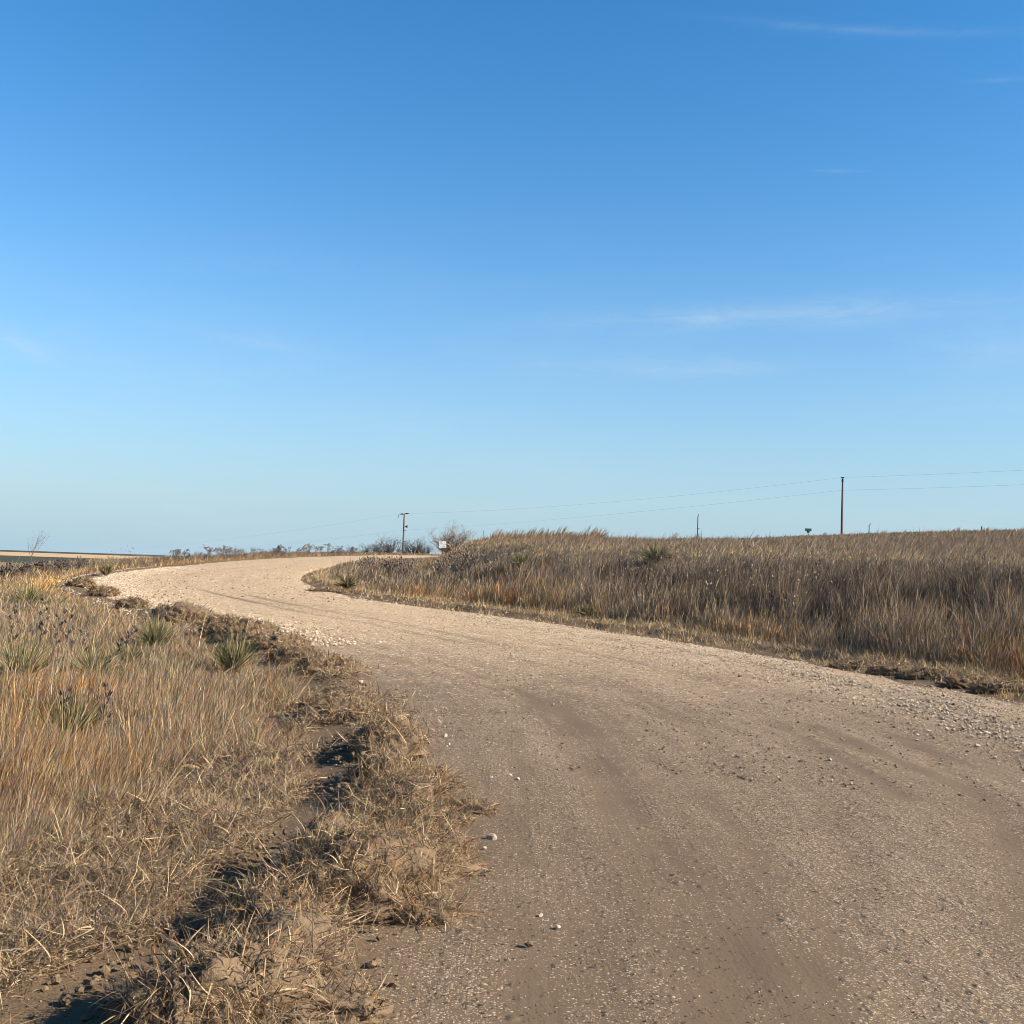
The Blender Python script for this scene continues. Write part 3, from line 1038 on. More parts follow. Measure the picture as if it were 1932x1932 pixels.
h = np.repeat(rng.uniform(.5, .85, len(x)) * np.where(s < 8, 1, .8) * (.6 + .4 * smooth(1, 2.2, e)) * (1 - .55 * smooth(8.3, 10.3, s)) * (.45 + 1.1 * fbm(x * .8, y * .8, 161, 3)) * (1 - .4 * smooth(2, -5, x)) * clear_yuccas(x, y), per) * rng.uniform(.6, 1.1, nb)
parts = [make_grass(bx, by, ox, oy, h, lod(bx, by, .0026, .00042) * rng.uniform(.7, 1.3, nb), col, 1.6, .12, .13, STALK)]
n_bank = nb
V, F, C = join(parts)
o = link('bank_grass', np_mesh('bank_grass', V, F, C), M_BLADE)
tag(o, 'tall grey brown grass on the road cut bank', 'grass', kind='stuff')

# lip and hill
x, y = scatter(95000, 16, 150, 1.35, -16, 44)
s, v, hw = road_coord(x, y)
wobl = (fbm(x * .25, y * .25, 121, 3) - .5) * 3
keep = (s > 0) & (s + wobl * .7 > 9.6)
x, y, s = x[keep], y[keep], s[keep]
per = 7
bx, by, ox, oy = tufted(x, y, per, .10)
nb = len(bx)
ss = np.repeat(s + (fbm(x * .2, y * .2, 141, 2) - .5) * 3, per)
hill = smooth(13.0, 16, ss)
pn = np.repeat(patch_noise(x, y, .12, 142), per)
crest = np.repeat(smooth(8, -2, x - .06 * y) * smooth(52, 70, y), per)
wts = {'tan': .5 + .6 * (1 - hill), 'straw': .26 + .4 * (1 - hill), 'grey': 1.2 + .5 * hill, 'greybrown': .35, 'mauve': .35 + .35 * hill, 'dark': .05 + .08 * hill, 'olive': .25 * (1 - hill) + .04,
       'rust': .06 + 1.0 * np.clip(pn - .55, 0, 1) * hill + .8 * crest, 'orange': .04 * hill + .35 * crest}
col = pal_tufts(len(x), per, wts)
h = (.14 + .07 * hill + .25 * crest) * rng.uniform(.5, 1.3, nb)
V1 = make_grass(bx, by, ox, oy, h, lod(bx, by, .004, .00048) * rng.uniform(.7, 1.3, nb), col, 2.2, .42, .25, THIN3)
V, F, C = join([V1])
o = link('hill_grass', np_mesh('hill_grass', V, F, C), M_BLADE)
tag(o, 'grey tan dry grass field on top of the hill', 'grass', kind='stuff')
n_hill = nb

# far left prairie and the verge along the far part of the road
x, y = scatter(40000, 24, 190, 1.35, -44, 6)
s, v, hw = road_coord(x, y)
e = -s - hw
keep = (s < 0) & (e > .35) & (y > 26) & (e < 45)
x, y, e = x[keep], y[keep], e[keep]
per = 6
bx, by, ox, oy = tufted(x, y, per, .12)
nb = len(bx)
ee = np.repeat(e, per)
strip = np.exp(-((ee - 1.2) / 1.1) ** 2)
pn = np.repeat(patch_noise(x, y, .15, 152), per)
golden2 = np.maximum.reduce([np.exp(-((bx - q[0]) / 1.3) ** 2 - ((by - q[1]) / 1.8) ** 2) for q in gq])
col = pal_pick(nb, {'tan': .5, 'rust': .08 + .7 * strip + golden2, 'orange': .03 + .25 * strip + golden2, 'gold': .01 + 9 * golden2, 'grey': .5 * (1 - strip), 'greybrown': .6 * (1 - strip), 'olive': .35 * (1 - strip) + np.clip(pn - .5, 0, 1), 'mauve': .3 * (1 - strip), 'straw': .1 + .3 * strip})
h = (.24 + .08 * (1 - strip) * pn - .10 * smooth(5, 12, ee)) * rng.uniform(.6, 1.3, nb) * smooth(.2, 1.2, ee)
V, F, C = make_grass(bx, by, ox, oy, h, lod(bx, by, .005, .0005), col, 1.6, .15, .2, THIN3)
o = link('prairie_grass', np_mesh('prairie_grass', V, F, C), M_BLADE)
tag(o, 'dry prairie grass beyond the outside of the bend', 'grass', kind='stuff')
print('blades', n_left, n_thatch, n_bank, n_hill, nb)

# ------------------------------------------------------------------ plants as things


def grow(segs, tips, p, d, length, r, depth, rnd, spread=.6, up=.15, taper=.62, kids=(2, 4), nseg=3, wob=.18):
    """recursive bare branching"""
    step = length / nseg
    for k in range(nseg):
        d = (d + Vector((rnd.gauss(0, wob), rnd.gauss(0, wob), rnd.gauss(0, wob) + up * .3))).normalized()
        q = p + d * step
        r1 = r * (1 - .28 / nseg * (k + 1))
        segs.append((tuple(p), tuple(q), r, r1))
        p, r = q, r1
        if depth > 0 and k < nseg - 1 and rnd.random() < .55:
            dd = (d + Vector((rnd.gauss(0, spread), rnd.gauss(0, spread), rnd.gauss(0, spread * .6) + up))).normalized()
            grow(segs, tips, p, dd, length * rnd.uniform(.5, .8), r * taper, depth - 1, rnd, spread, up, taper, kids, nseg, wob)
    if depth > 0:
        for _ in range(rnd.randint(*kids)):
            dd = (d + Vector((rnd.gauss(0, spread), rnd.gauss(0, spread), rnd.gauss(0, spread * .6) + up))).normalized()
            grow(segs, tips, p, dd, length * rnd.uniform(.55, .85), r * taper, depth - 1, rnd, spread, up, taper, kids, nseg, wob)
    else:
        tips.append(p.copy())


def blob(r, jit, rnd, sub=1, sc=(1, 1, 1)):
    bm = bmesh.new()
    bmesh.ops.create_icosphere(bm, subdivisions=sub, radius=r)
    for v in bm.verts:
        v.co = Vector((v.co.x * sc[0], v.co.y * sc[1], v.co.z * sc[2])) * (1 + rnd.uniform(-jit, jit))
    V = np.array([v.co[:] for v in bm.verts])
    F = np.array([[v.index for v in f.verts] for f in bm.faces])
    bm.free()
    return V, F


def weed_mesh(name, seed, height, stems, depth, spread, r0, head=None, headn=1.0, headsize=.012):
    """dry forb: branching stems (slot 0) and small seed heads on the tips (slot 1)"""
    rnd = random.Random(seed)
    segs, tips = [], []
    for k in range(stems):
        a = rnd.uniform(0, 6.283)
        tilt = rnd.uniform(.05, spread)
        d = Vector((math.cos(a) * tilt, math.sin(a) * tilt, 1)).normalized()
        grow(segs, tips, Vector((rnd.gauss(0, .03), rnd.gauss(0, .03), -.03)), d, height * rnd.uniform(.42, .6), r0, depth, rnd, .42, .25)
    V, F = tubes(segs, 3)
    mi = np.zeros(len(F), int)
    if head is not None:
        for tp in tips:
            if rnd.random() < headn:
                v, f = blob(headsize * rnd.uniform(.7, 1.3), .25, rnd, 1, (1, 1, 1.3))
                F = np.concatenate([F, f + len(V)])
                V = np.concatenate([V, v + np.array(tp)[None]])
                mi = np.concatenate([mi, np.ones(len(f), int)])
    me = np_mesh(name, V, F, None, False, None, mi)
    me.materials.append(M_WEED)
    me.materials.append(head or M_WEED)
    return me


def place(name, me, x, y, label, cat, group=None, rz=None, sc=1.0, sink=.0, tilt=(0, 0)):
    o = bpy.data.objects.new(name, me)
    COL.objects.link(o)
    o.location = (x, y, ground_z(x, y) - sink)
    o.rotation_euler = (tilt[0], tilt[1], random.uniform(0, 6.283) if rz is None else rz)
    o.scale = (sc, sc, sc) if isinstance(sc, (int, float)) else sc
    return tag(o, label, cat, group)


# dry weeds standing on the skyline along the outside of the bend
weed_kinds = [weed_mesh('skyline_weed', 300 + i, .85, 4, 2, .35, .013, M_POD if i % 2 else M_WEED, .8, .030) for i in range(5)]
for i in range(64):
    px = 215 + 470 * (i + random.random()) / 64
    Y = float(np.interp(px, (200, 330, 450, 560, 700), (48, 62, 74, 88, 120))) * random.uniform(.95, 1.12)
    x, y = on_ray(px, Y)
    s, v, hw = (q[0] for q in road_coord(x, y))
    if -s - hw < .9:
        x, y = x - (1.2 + s + hw), y
    place('dry_weed', weed_kinds[i % 5], x, y, 'dark dry weed on the skyline along the outer edge of the road', 'weed', 'dry weeds on the outer road edge', sc=random.uniform(.5, 1.2) * (Y / 80) ** .4 * (.6 if px < 330 else 1), sink=.05)

# pale headed weeds on the bank
bank_kinds = [weed_mesh('white_headed_weed', 340 + i, .85, 5, 2, .55, .010, M_PALE, .16, .013) for i in range(5)]
spots = [(990, 1090), (1010, 1125), (1035, 1070), (1060, 1085), (1085, 1110), (1045, 1110), (1010, 1085), (1120, 1090), (1150, 1065), (1160, 1125), (1190, 1105),
         (1235, 1130), (1260, 1100), (1290, 1085), (1310, 1120), (1340, 1150), (1370, 1100), (1400, 1135), (1430, 1110), (1450, 1160), (1490, 1130), (1535, 1120), (1575, 1150),
         (905, 1075), (930, 1085), (955, 1062), (960, 1100), (1500, 1180), (1210, 1160), (1110, 1140)]
for i, (px, py) in enumerate(spots):
    x, y = at_pixel(px, py + 16)
    place('seeding_weed', bank_kinds[i % 5], x, y, 'dry weed with small pale seed heads on the road cut bank', 'weed', 'pale headed weeds on the bank', sc=random.uniform(.8, 1.25), sink=.04)

# dark brushy weeds on the upper face of the bank
brush_kinds = [weed_mesh('brushy_weed', 380 + i, .75, 9, 2, .9, .012, M_WEED, .3, .012) for i in range(4)]
for i in range(46):
    px = 930 + 980 * (i + random.random()) / 46
    py = 1075 + (px - 930) * .062 + random.uniform(-12, 38)
    x, y = at_pixel(px, py)
    place('brushy_weed', brush_kinds[i % 4], x, y, 'dark brushy weed among the grass of the upper bank face', 'weed', 'dark brushy weeds on the bank', sc=random.uniform(.7, 1.25), sink=.04)

# tall grass plumes standing on the hill skyline
plume_kinds = []
for i in range(4):
    n = 26
    rr = np.zeros((n, 3))
    rr[:, :2] = rng.normal(0, .12, (n, 2))
    d = unit(np.stack([rr[:, 0] * 1.2 + .12, rr[:, 1] * 1.2, np.ones(n)], 1))
    v, f, c = blades(rr, d, rng.uniform(.5, .95, n), np.stack([rng.uniform(.05, .4, n), rng.normal(0, .1, n), np.zeros(n)], 1), rng.uniform(.015, .035, n), pal_pick(n, {'rust': .6, 'tan': .5, 'orange': .3, 'greybrown': .5}), STALK)
    me = np_mesh('plume_grass', v, f, c)
    me.materials.append(M_BLADE)
    plume_kinds.append(me)
def crest(px):
    """where the hill skyline stands along a line of sight"""
    d = pix_dir(px, 1005)
    yy = np.arange(34, 120, 1.0)
    zz = terrain(d[0] / d[1] * yy, yy, False)
    return float(yy[np.argmax((zz - EYE) / yy)])


for i in range(60):
    px = 925 + 300 * (i + random.random()) / 60 if i < 42 else random.uniform(1230, 1880)
    Y = crest(px) + random.uniform(-4, 2)
    x, y = on_ray(px, Y, 1005)
    place('plume_tuft', plume_kinds[i % 4], x, y, 'tuft of tall rusty plume grass standing on the hill crest', 'grass tuft', 'plume grass tufts on the hill crest', rz=random.uniform(-.5, .5), sc=random.uniform(.9, 1.5) if i < 42 else random.uniform(.5, 1.0), sink=.05)


# yuccas
def yucca(px, py, rad, label, n=75, dry=.2, greenness=1.0, rz=0, Y=None, low_el=14):
    n = int(n * 3.4)
    x, y = at_pixel(px, py) if Y is None else on_ray(px, Y)
    rad = float(rad)
    az_ = rng.uniform(0, 6.283, n)
    elv = np.radians(90 - (90 - low_el) * rng.random(n) ** .85)
    d = np.stack([np.cos(az_) * np.cos(elv), np.sin(az_) * np.cos(elv), np.sin(elv)], 1)
    root = np.stack([np.cos(az_) * .05, np.sin(az_) * .05, rng.uniform(.0, .1, n)], 1) * (rad / .45)
    L = rad * rng.uniform(.75, 1.15, n)
    b = rng.normal(0, .12, (n, 3))
    b[:, 2] -= .20 * np.cos(elv)
    g = np.array([(.150, .165, .062), (.185, .185, .070), (.11, .135, .065), (.24, .22, .10)])[rng.integers(0, 4, n)] * rng.uniform(.8, 1.2, (n, 1))
    dr = np.array([(.40, .31, .18), (.30, .22, .13)])[rng.integers(0, 2, n)]
    low = (rng.random(n) < dry) | (np.degrees(elv) < 12)
    col = np.where(low[:, None], dr, g * greenness) * AL * 1.1
    v, f, c = blades(root, d, L, b, np.maximum(.0075, .0005 * math.hypot(x, y)) * rng.uniform(.8, 1.2, n), col, ((0, .9), (.35, 1), (.8, .6), (1, 0)))
    o = link('yucca', np_mesh('yucca', v, f, c), M_LEAF, None, (x, y, ground_z(x, y) + .04))
    o.rotation_euler.z = rz
    tag(o, label, 'yucca', 'yucca plants in the grass')
    return o


def make_pod():
    """three-lobed open capsule"""
    bm = bmesh.new()
    for k in range(3):
        a = 2.094 * k
        r = bmesh.ops.create_icosphere(bm, subdivisions=2, radius=.5)
        for v in r['verts']:
            z = v.co.z
            v.co.x *= .42
            v.co.y *= .30
            v.co.x += .22 + .16 * max(0, z) * 1.4
            v.co.z = z * 1.1 + .5
            x, y = v.co.x, v.co.y
            v.co.x, v.co.y = x * math.cos(a) - y * math.sin(a), x * math.sin(a) + y * math.cos(a)
    me = bpy.data.meshes.new('seed_pod')
    bm.to_mesh(me)
    bm.free()
    me.materials.append(M_POD)
    return me


POD = make_pod()


def pod_stalk(owner, lean, h, npods, off=(0, 0), first=.55, size=.05):
    """seed stalk of a yucca; pods are sub-parts"""
    dv = Vector((lean[0], lean[1], 1)).normalized()
    segs, p, r = [], Vector((off[0], off[1], 0)), .009
    pts = []
    for k in range(9):
        q = p + (dv + Vector((random.gauss(0, .03), random.gauss(0, .03), 0))) * h / 9
        segs.append((tuple(p), tuple(q), r, r * .9))
        pts.append(q.copy())
        p, r = q, r * .92
    pods = []
    for k in range(npods):
        t = first + (1 - first) * (k + .5) / npods
        i = min(8, int(t * 9))
        base = pts[i - 1].lerp(pts[i], t * 9 - i)
        a = k * 2.4 + random.uniform(-.4, .4)
        out = Vector((math.cos(a), math.sin(a), .35)).normalized() * size * .7
        segs.append((tuple(base), tuple(base + out), .004, .004))
        pods.append((base + out, Vector((math.cos(a) * .5, math.sin(a) * .5, .8))))
    v, f = tubes(segs, 4)
    st = link('seed_stalk', np_mesh('seed_stalk', v, f), M_WEED, owner)
    for q, dd in pods:
        o = bpy.data.objects.new('seed_pod', POD)
        COL.objects.link(o)
        o.parent = st
        o.location = q
        o.rotation_mode = 'QUATERNION'
        o.rotation_quaternion = dd.to_track_quat('Z', 'Y')
        sc = size * random.uniform(.8, 1.2)
        o.scale = (sc * .8, sc * .8, sc)
    return st


yA = yucca(35, 1300, .56, 'large olive yucca at the left border with several dark pod stalks', 120, .35, .85, low_el=25)
pod_stalk(yA, (.0, .0), .95, 7, (-.15, .1))
pod_stalk(yA, (.05, .05), 1.05, 8, (.12, .15))
pod_stalk(yA, (.10, .0), .90, 9, (.32, .1))
pod_stalk(yA, (-.04, .1), .85, 6, (.5, .2))
yB = yucca(178, 1290, .42, 'yellow green yucca with one pod stalk leaning far to the right', 80, .38, .9, low_el=25)
pod_stalk(yB, (.75, .25), .85, 15, (-.05, 0), .3)
pod_stalk(yB, (.0, .0), .62, 5, (-.2, .1))
yC = yucca(125, 1425, .46, 'green yucca sunk in rust grass with two short upright pod stalks', 90, .3, .8, low_el=25)
pod_stalk(yC, (-.05, .0), .50, 9, (-.02, 0), .5)
pod_stalk(yC, (.06, .0), .55, 8, (.26, .05), .45)
yD = yucca(292, 1228, .46, 'olive yucca beside the bare twiggy weed near the bend', 100, .38, .85, low_el=34)
yE = yucca(440, 1275, .46, 'grey green yucca nearest the windrow at the end of the tall grass', 110, .32, .9, low_el=38)
yF = yucca(52, 1148, .55, 'small dark yucca left of the golden grass patch', 70, .15)
yG = yucca(240, 1262, .34, 'small yucca between the leaning pod stalk and the twiggy weed', 70, .45, .85, low_el=40)
yH = yucca(655, 1112, .50, 'dark yucca on the inner tip of the bend', 70, .35, .6)
yI = yucca(980, 1072, .45, 'dull yucca at the left on the upper bank', 70, .2, .7)
yJ = yucca(1238, 1062, .58, 'bright green yucca standing alone on the upper bank', 110, .08, .95)
yK = yucca(1109, 1166, .32, 'low yucca at the foot of the bank', 60, .3, .8)
yL = yucca(200, 1088, .42, 'green clump on the outer verge where the bend turns', 90, .45, .6, low_el=40)


# single weeds with a place of their own
def single_weed(name, mesh_name, seed, px, py, h, stems, depth, spread, r0, label, cat='weed', head=None, hs=.015, mat=None, tilt=(0, 0), Y=None):
    me = weed_mesh(mesh_name, seed, h, stems, depth, spread, r0, head, .7, hs)
    x, y = at_pixel(px, py) if Y is None else on_ray(px, Y)
    return place(name, me, x, y, label, cat, rz=.3, sink=.03, tilt=tilt)


single_weed('tall_weed', 'tall_weed', 12, 61, 1082, 1.95, 1, 3, .1, .028, 'tall thin bare weed rising above the left horizon', head=M_WEED, hs=.012, tilt=(0, .22))
single_weed('twiggy_weed', 'twiggy_weed', 21, 285, 1205, .62, 4, 2, .75, .011, 'bare dark twiggy weed standing before the pale road bend', head=M_POD, hs=.013)
single_weed('arching_stalk', 'arching_stalk', 33, 205, 1062, 1.0, 1, 1, .3, .013, 'short bent stalk against the far stubble field', head=M_WEED, hs=.02, tilt=(0, .3))
single_weed('drooping_weed', 'drooping_weed', 35, 236, 1060, 1.15, 2, 2, .3, .010, 'nodding weed beside the bent stalk on the skyline', head=M_WEED, hs=.02, tilt=(0, .15))
for i, (px, py, lab) in enumerate(((18, 1096, 'low tangled dark weed at the left border'), (50, 1092, 'dark tangled weed at the foot of the tall bare weed'), (85, 1088, 'dark tangled weed right of the tall bare weed'),
                                   (120, 1082, 'tangled brown weed behind the golden grass'), (150, 1078, 'small tangled weed above the golden grass'))):
    single_weed('tangled_weed', 'tangled_weed', 50 + i, px, py, .58, 14, 2, 1.2, .020, lab, head=M_POD, hs=.028)
for i, (px, py, lab) in enumerate(((770, 1105, 'arching brown weed on the nose of the bank'), (735, 1100, 'brown weed in front of the arching weed on the bank nose'), (835, 1100, 'brown weed behind the arching weed on the bank nose'),
                                   (700, 1095, 'sparse dark weed at the left edge of the bank nose'), (870, 1080, 'dark headed weed below the white board sign'))):
    single_weed('bank_weed', 'bank_weed', 70 + i, px, py, .95, 10, 2, .8, .018, lab, head=M_WEED, hs=.03)


# bare shrubs by the far pole
def shrub(px, Y, h, w, mat, label, seed, stems=12, depth=3, py=1030):
    stems, depth = int(stems * 1.5), max(depth, 4)
    rnd = random.Random(seed)
    segs, tips = [], []
    for k in range(stems):
        a = rnd.uniform(0, 6.283)
        tl_ = rnd.uniform(.1, 1.5) * w / h
        d = Vector((math.cos(a) * tl_, math.sin(a) * tl_, 1)).normalized()
        grow(segs, tips, Vector((rnd.gauss(0, w * .06), rnd.gauss(0, w * .06), -.1)), d, h * rnd.uniform(.18, .42), .12 * h / 4, depth, rnd, .62, .14, .72, (2, 3), 2, .26)
    v, f = tubes(segs, 3)
    x, y = on_ray(px, Y, py)
    o = link('bare_shrub', np_mesh('bare_shrub', v, f), mat, None, (x, y, ground_z(x, y)))
    tag(o, label, 'shrub', 'bare shrubs at the far end of the road')
    return o


shrub(852, 165, 5.4, 5.6, M_TWIG_PALE, 'largest pale bare shrub with fanning branches behind the white board sign', 5, 26, 4)
shrub(735, 172, 4.0, 4.0, M_TWIG_DARK, 'dark bare shrub just left of the pole with crossarm', 6, 13, 3)
shrub(782, 172, 3.6, 4.0, M_TWIG_DARK, 'dark bare shrub just right of the pole with crossarm', 8, 13, 3)
shrub(806, 176, 2.6, 3.4, M_TWIG_DARK, 'low dark shrub between the pole and the pale shrub', 9, 10, 3)
shrub(712, 165, 2.8, 3.4, M_TWIG_DARK, 'second dark shrub left of the pole', 10, 11, 3)
shrub(690, 150, 1.9, 2.8, M_TWIG_DARK, 'low dark shrub at the left end of the pole thicket', 11, 10, 3)
shrub(758, 160, 2.4, 3.4, M_TWIG_DARK, 'low dark shrub in front of the foot of the pole', 12, 11, 3)
shrub(664, 135, 1.4, 2.2, M_TWIG_DARK, 'small scrubby shrub left of the pole thicket', 13, 9, 3)
shrub(638, 122, 1.1, 1.8, M_TWIG_DARK, 'smallest scrub on the road edge far left of the pole', 14, 9, 3)


# ------------------------------------------------------------------ poles, wires and signs
def bm_obj(name, build, mat, parent=None, loc=(0, 0, 0), bevel=0.0):
    bm = bmesh.new()
    build(bm)
    if bevel:
        bmesh.ops.bevel(bm, geom=list(bm.edges), offset=bevel, segments=1, affect='EDGES')
    me = bpy.data.meshes.new(name)
    bm.to_mesh(me)
    bm.free()
    return link(name, me, mat, parent, loc)


def box(bm, sx, sy, sz, c=(0, 0, 0), rot=None):
    m = Matrix.Translation(c) @ (rot or Matrix.Identity(4)) @ Matrix.Diagonal((sx, sy, sz, 1))
    bmesh.ops.create_cube(bm, size=1, matrix=m)


def cyl(bm, r0, r1, p0, p1, n=12):
    p0, p1 = Vector(p0), Vector(p1)
    d = p1 - p0
    m = Matrix.Translation((p0 + p1) / 2) @ d.to_track_quat('Z', 'Y').to_matrix().to_4x4()
    bmesh.ops.create_cone(bm, cap_ends=True, segments=n, radius1=r0, radius2=r1, depth=d.length, matrix=m)


def empty(name, loc, label, cat, group=None):
    o = bpy.data.objects.new(name, None)
    o.empty_display_size = .3
    COL.objects.link(o)
    o.location = loc
    return tag(o, label, cat, group)


def ztop(px, py, Y):
    d = pix_dir(px, py)
    return EYE + d[2] / d[1] * Y


def insulator(bm, p0, p1, r=.06):
    p0, p1 = Vector(p0), Vector(p1)
    for k in range(4):
        a, b = p0.lerp(p1, k / 4), p0.lerp(p1, (k + .7) / 4)
        cyl(bm, r, r * .7, a, b, 10)
    cyl(bm, r * .35, r * .35, p0, p1, 8)


GRP = 'wooden utility poles'
# pole beyond the crest, wire direction
P1x, P1y = on_ray(763, 200, 968)
T1 = ztop(763, 969, 200)
P2x, P2y = on_ray(1590, 132, 900)
T2 = ztop(1590, 903, 132)
wd = Vector((P2x - P1x, P2y - P1y, 0)).normalized()

z0 = ground_z(P1x, P1y) - .5
pole1 = empty('utility_pole', (P1x, P1y, z0), 'brown wooden pole with crossarm insulators standing in the dark thicket', 'utility pole', GRP)
H1 = T1 - z0
bm_obj('pole_shaft', lambda bm: cyl(bm, .19, .145, (0, 0, 0), (0, 0, H1), 14), M_POLE, pole1)
bm_obj('crossarm', lambda bm: cyl(bm, .05, .05, tuple(wd * -1.35 + Vector((0, 0, H1 - .12))), tuple(wd * 1.6 + Vector((0, 0, H1 + .02))), 8), M_IRON, pole1)
for a, b, zz in ((-1.05, -.35, H1 - .08), (.5, 1.15, H1 + .0)):
    bm_obj('insulator', lambda bm: insulator(bm, wd * a + Vector((0, 0, zz)), wd * b + Vector((0, 0, zz)), .13), M_IRON, pole1)
bm_obj('cutout_fuse', lambda bm: (cyl(bm, .09, .09, tuple(wd * -1.9 + Vector((0, 0, H1 - .75))), tuple(wd * -1.95 + Vector((0, 0, H1 - .25))), 10), cyl(bm, .025, .025, tuple(wd * -1.9 + Vector((0, 0, H1 - .25))), tuple(wd * -1.2 + Vector((0, 0, H1 - .1))), 6)), M_STEEL, pole1)
bm_obj('arrester', lambda bm: (insulator(bm, wd * .75 + Vector((0, 0, H1 - 2.55)), wd * 1.25 + Vector((0, 0, H1 - 2.5)), .22), cyl(bm, .03, .03, (0, 0, H1 - 2.6), tuple(wd * .9 + Vector((0, 0, H1 - 2.55))), 6)), M_IRON, pole1)
bm_obj('neutral_bracket', lambda bm: (cyl(bm, .04, .04, (0, 0, H1 - 3.3), tuple(wd * .8 + Vector((0, 0, H1 - 3.25))), 6), cyl(bm, .05, .05, (0, 0, H1 - 5.5), tuple(wd * .8 + Vector((0, 0, H1 - 5.45))), 6)), M_IRON, pole1)

z0 = ground_z(P2x, P2y) - .5
pole2 = empty('utility_pole', (P2x, P2y, z0), 'tallest wooden pole rising behind the hill on the right', 'utility pole', GRP)
H2 = T2 - z0
bm_obj('pole_shaft', lambda bm: cyl(bm, .17, .105, (0, 0, 0), (0, 0, H2), 14), M_POLE, pole2)
bm_obj('pole_cap', lambda bm: (cyl(bm, .15, .14, (0, 0, H2 - .42), (0, 0, H2 - .04), 10), cyl(bm, .03, .03, (0, 0, H2 - .04), (0, 0, H2 + .22), 6)), M_IRON, pole2)
for q in (-.13, .13):
    bm_obj('insulator', lambda bm: insulator(bm, wd * q * .6 + Vector((0, 0, H2 + .10)), wd * q * 1.7 + Vector((0, 0, H2 + .16)), .09), M_IRON, pole2)
bm_obj('neutral_clamp', lambda bm: cyl(bm, .05, .05, (-.16, -.1, H2 - 1.5), (.16, .1, H2 - 1.48), 8), M_IRON, pole2)

P3x, P3y = on_ray(1317, 290, 970)
T3 = ztop(1317, 970, 290)
z0 = min(ground_z(P3x, P3y) - .5, T3 - 8)
pole3 = empty('utility_pole', (P3x, P3y, z0), 'thin distant pole above the middle of the hill skyline', 'utility pole', GRP)
H3 = T3 - z0
bm_obj('pole_shaft', lambda bm: cyl(bm, .20, .14, (0, 0, 0), (0, 0, H3 - .5), 12), M_POLE, pole3)
bm_obj('insulator', lambda bm: (insulator(bm, (.12, 0, H3 - .6), (.2, 0, H3), .13), cyl(bm, .1, .1, (-.2, 0, H3 - 4.2), (.5, 0, H3 - 4.1), 8)), M_IRON, pole3)

P4x, P4y = on_ray(1640, 330, 988)
T4 = ztop(1640, 987, 330)
z0 = min(ground_z(P4x, P4y) - .5, T4 - 6)
pole4 = empty('utility_pole', (P4x, P4y, z0), 'short pale pole top just right of the tallest pole', 'utility pole', GRP)
H4 = T4 - z0
bm_obj('pole_shaft', lambda bm: cyl(bm, .19, .15, (0, 0, 0), (0, 0, H4 - .5), 12), M_POLE, pole4)
bm_obj('insulator', lambda bm: insulator(bm, (.25, 0, H4 - .5), (.4, 0, H4), .14), M_IRON, pole4)


def wire(pts, sag, r, label):
    P = [Vector(p) for p in pts]
    segs = []
    for a, b, sg in zip(P[:-1], P[1:], sag):
        prev = None
        for k in range(25):
            t = k / 24
            q = a.lerp(b, t) - Vector((0, 0, 4 * sg * t * (1 - t)))
            if prev is not None:
                segs.append((tuple(prev), tuple(q), r, r))
            prev = q
    v, f = tubes(segs, 4)
    o = link('power_line', np_mesh('power_line', v, f), M_WIRE)
    return tag(o, label, 'power line', 'overhead power lines')


p1 = Vector((P1x, P1y, T1))
p2 = Vector((P2x, P2y, T2))
pr = p2 + wd * 95 + Vector((0, 0, 3.2))
pl = p1 - wd * 130 + Vector((0, 0, -8.2))
UPW = Vector((0, 0, 1))
wire((pl, p1 - wd * 1.3, p2 + UPW * .15, pr), (.8, .9, 1.1), .0065, 'upper overhead wire joining the crossarm pole and the tallest pole')
wire((pl - UPW * 1.9, p1 - UPW * 3.25, p2 - UPW * 1.5, pr - UPW * 1.6), (.8, .5, 1.1), .0065, 'lower overhead wire clamped below the top of the tallest pole')
p3 = Vector((P3x, P3y, T3))
wire((p1 - UPW * 5.45 + wd * .8, p3 - UPW * .2), (1.6,), .007, 'faint low wire running from the crossarm pole to the thin distant pole')

# green sign on a post beyond the hill
sx, sy = on_ray(1525, 92, 1000)
zt = ztop(1525, 997, 92)
zb = ground_z(sx, sy) - .3
sg = empty('green_road_sign', (sx, sy, zb), 'small green road name plate on a dark post behind the hill', 'sign')
hh = zt - zb
bm_obj('post', lambda bm: cyl(bm, .04, .04, (0, 0, 0), (0, 0, hh - .24), 10), M_STEEL, sg)
bm_obj('sign_plate', lambda bm: box(bm, .58, .03, .24, (0, 0, hh - .12)), M_GREEN, sg, bevel=.006)
bm_obj('bracket', lambda bm: bmesh.ops.create_cone(bm, cap_ends=True, segments=8, radius1=.05, radius2=.17, depth=.2, matrix=Matrix.Translation((0, 0, hh - .345)) @ Matrix.Diagonal((1, .4, 1, 1))), M_GREEN, sg)
# short stub on the far right skyline
fx, fy = on_ray(1852, 80, 997)
zt = ztop(1852, 994, 80)
zb = ground_z(fx, fy) - .3
fp = empty('marker_post', (fx, fy, zb), 'short wooden marker post on the skyline at the far right', 'post')
bm_obj('post', lambda bm: (cyl(bm, .06, .055, (0, 0, 0), (0, 0, zt - zb), 8), cyl(bm, .065, .02, (0, 0, zt - zb), (0, 0, zt - zb + .05), 8)), M_POLE, fp)

# weathered white board by the road
bx_, by_ = on_ray(835, 112, 1028)
zt, zb_ = ztop(835, 1021, 112), ztop(835, 1034, 112)
zg = ground_z(bx_, by_) - .4
wb = empty('white_board_sign', (bx_, by_, zg), 'weathered white board sign on a dark post in front of the pale shrub', 'sign')


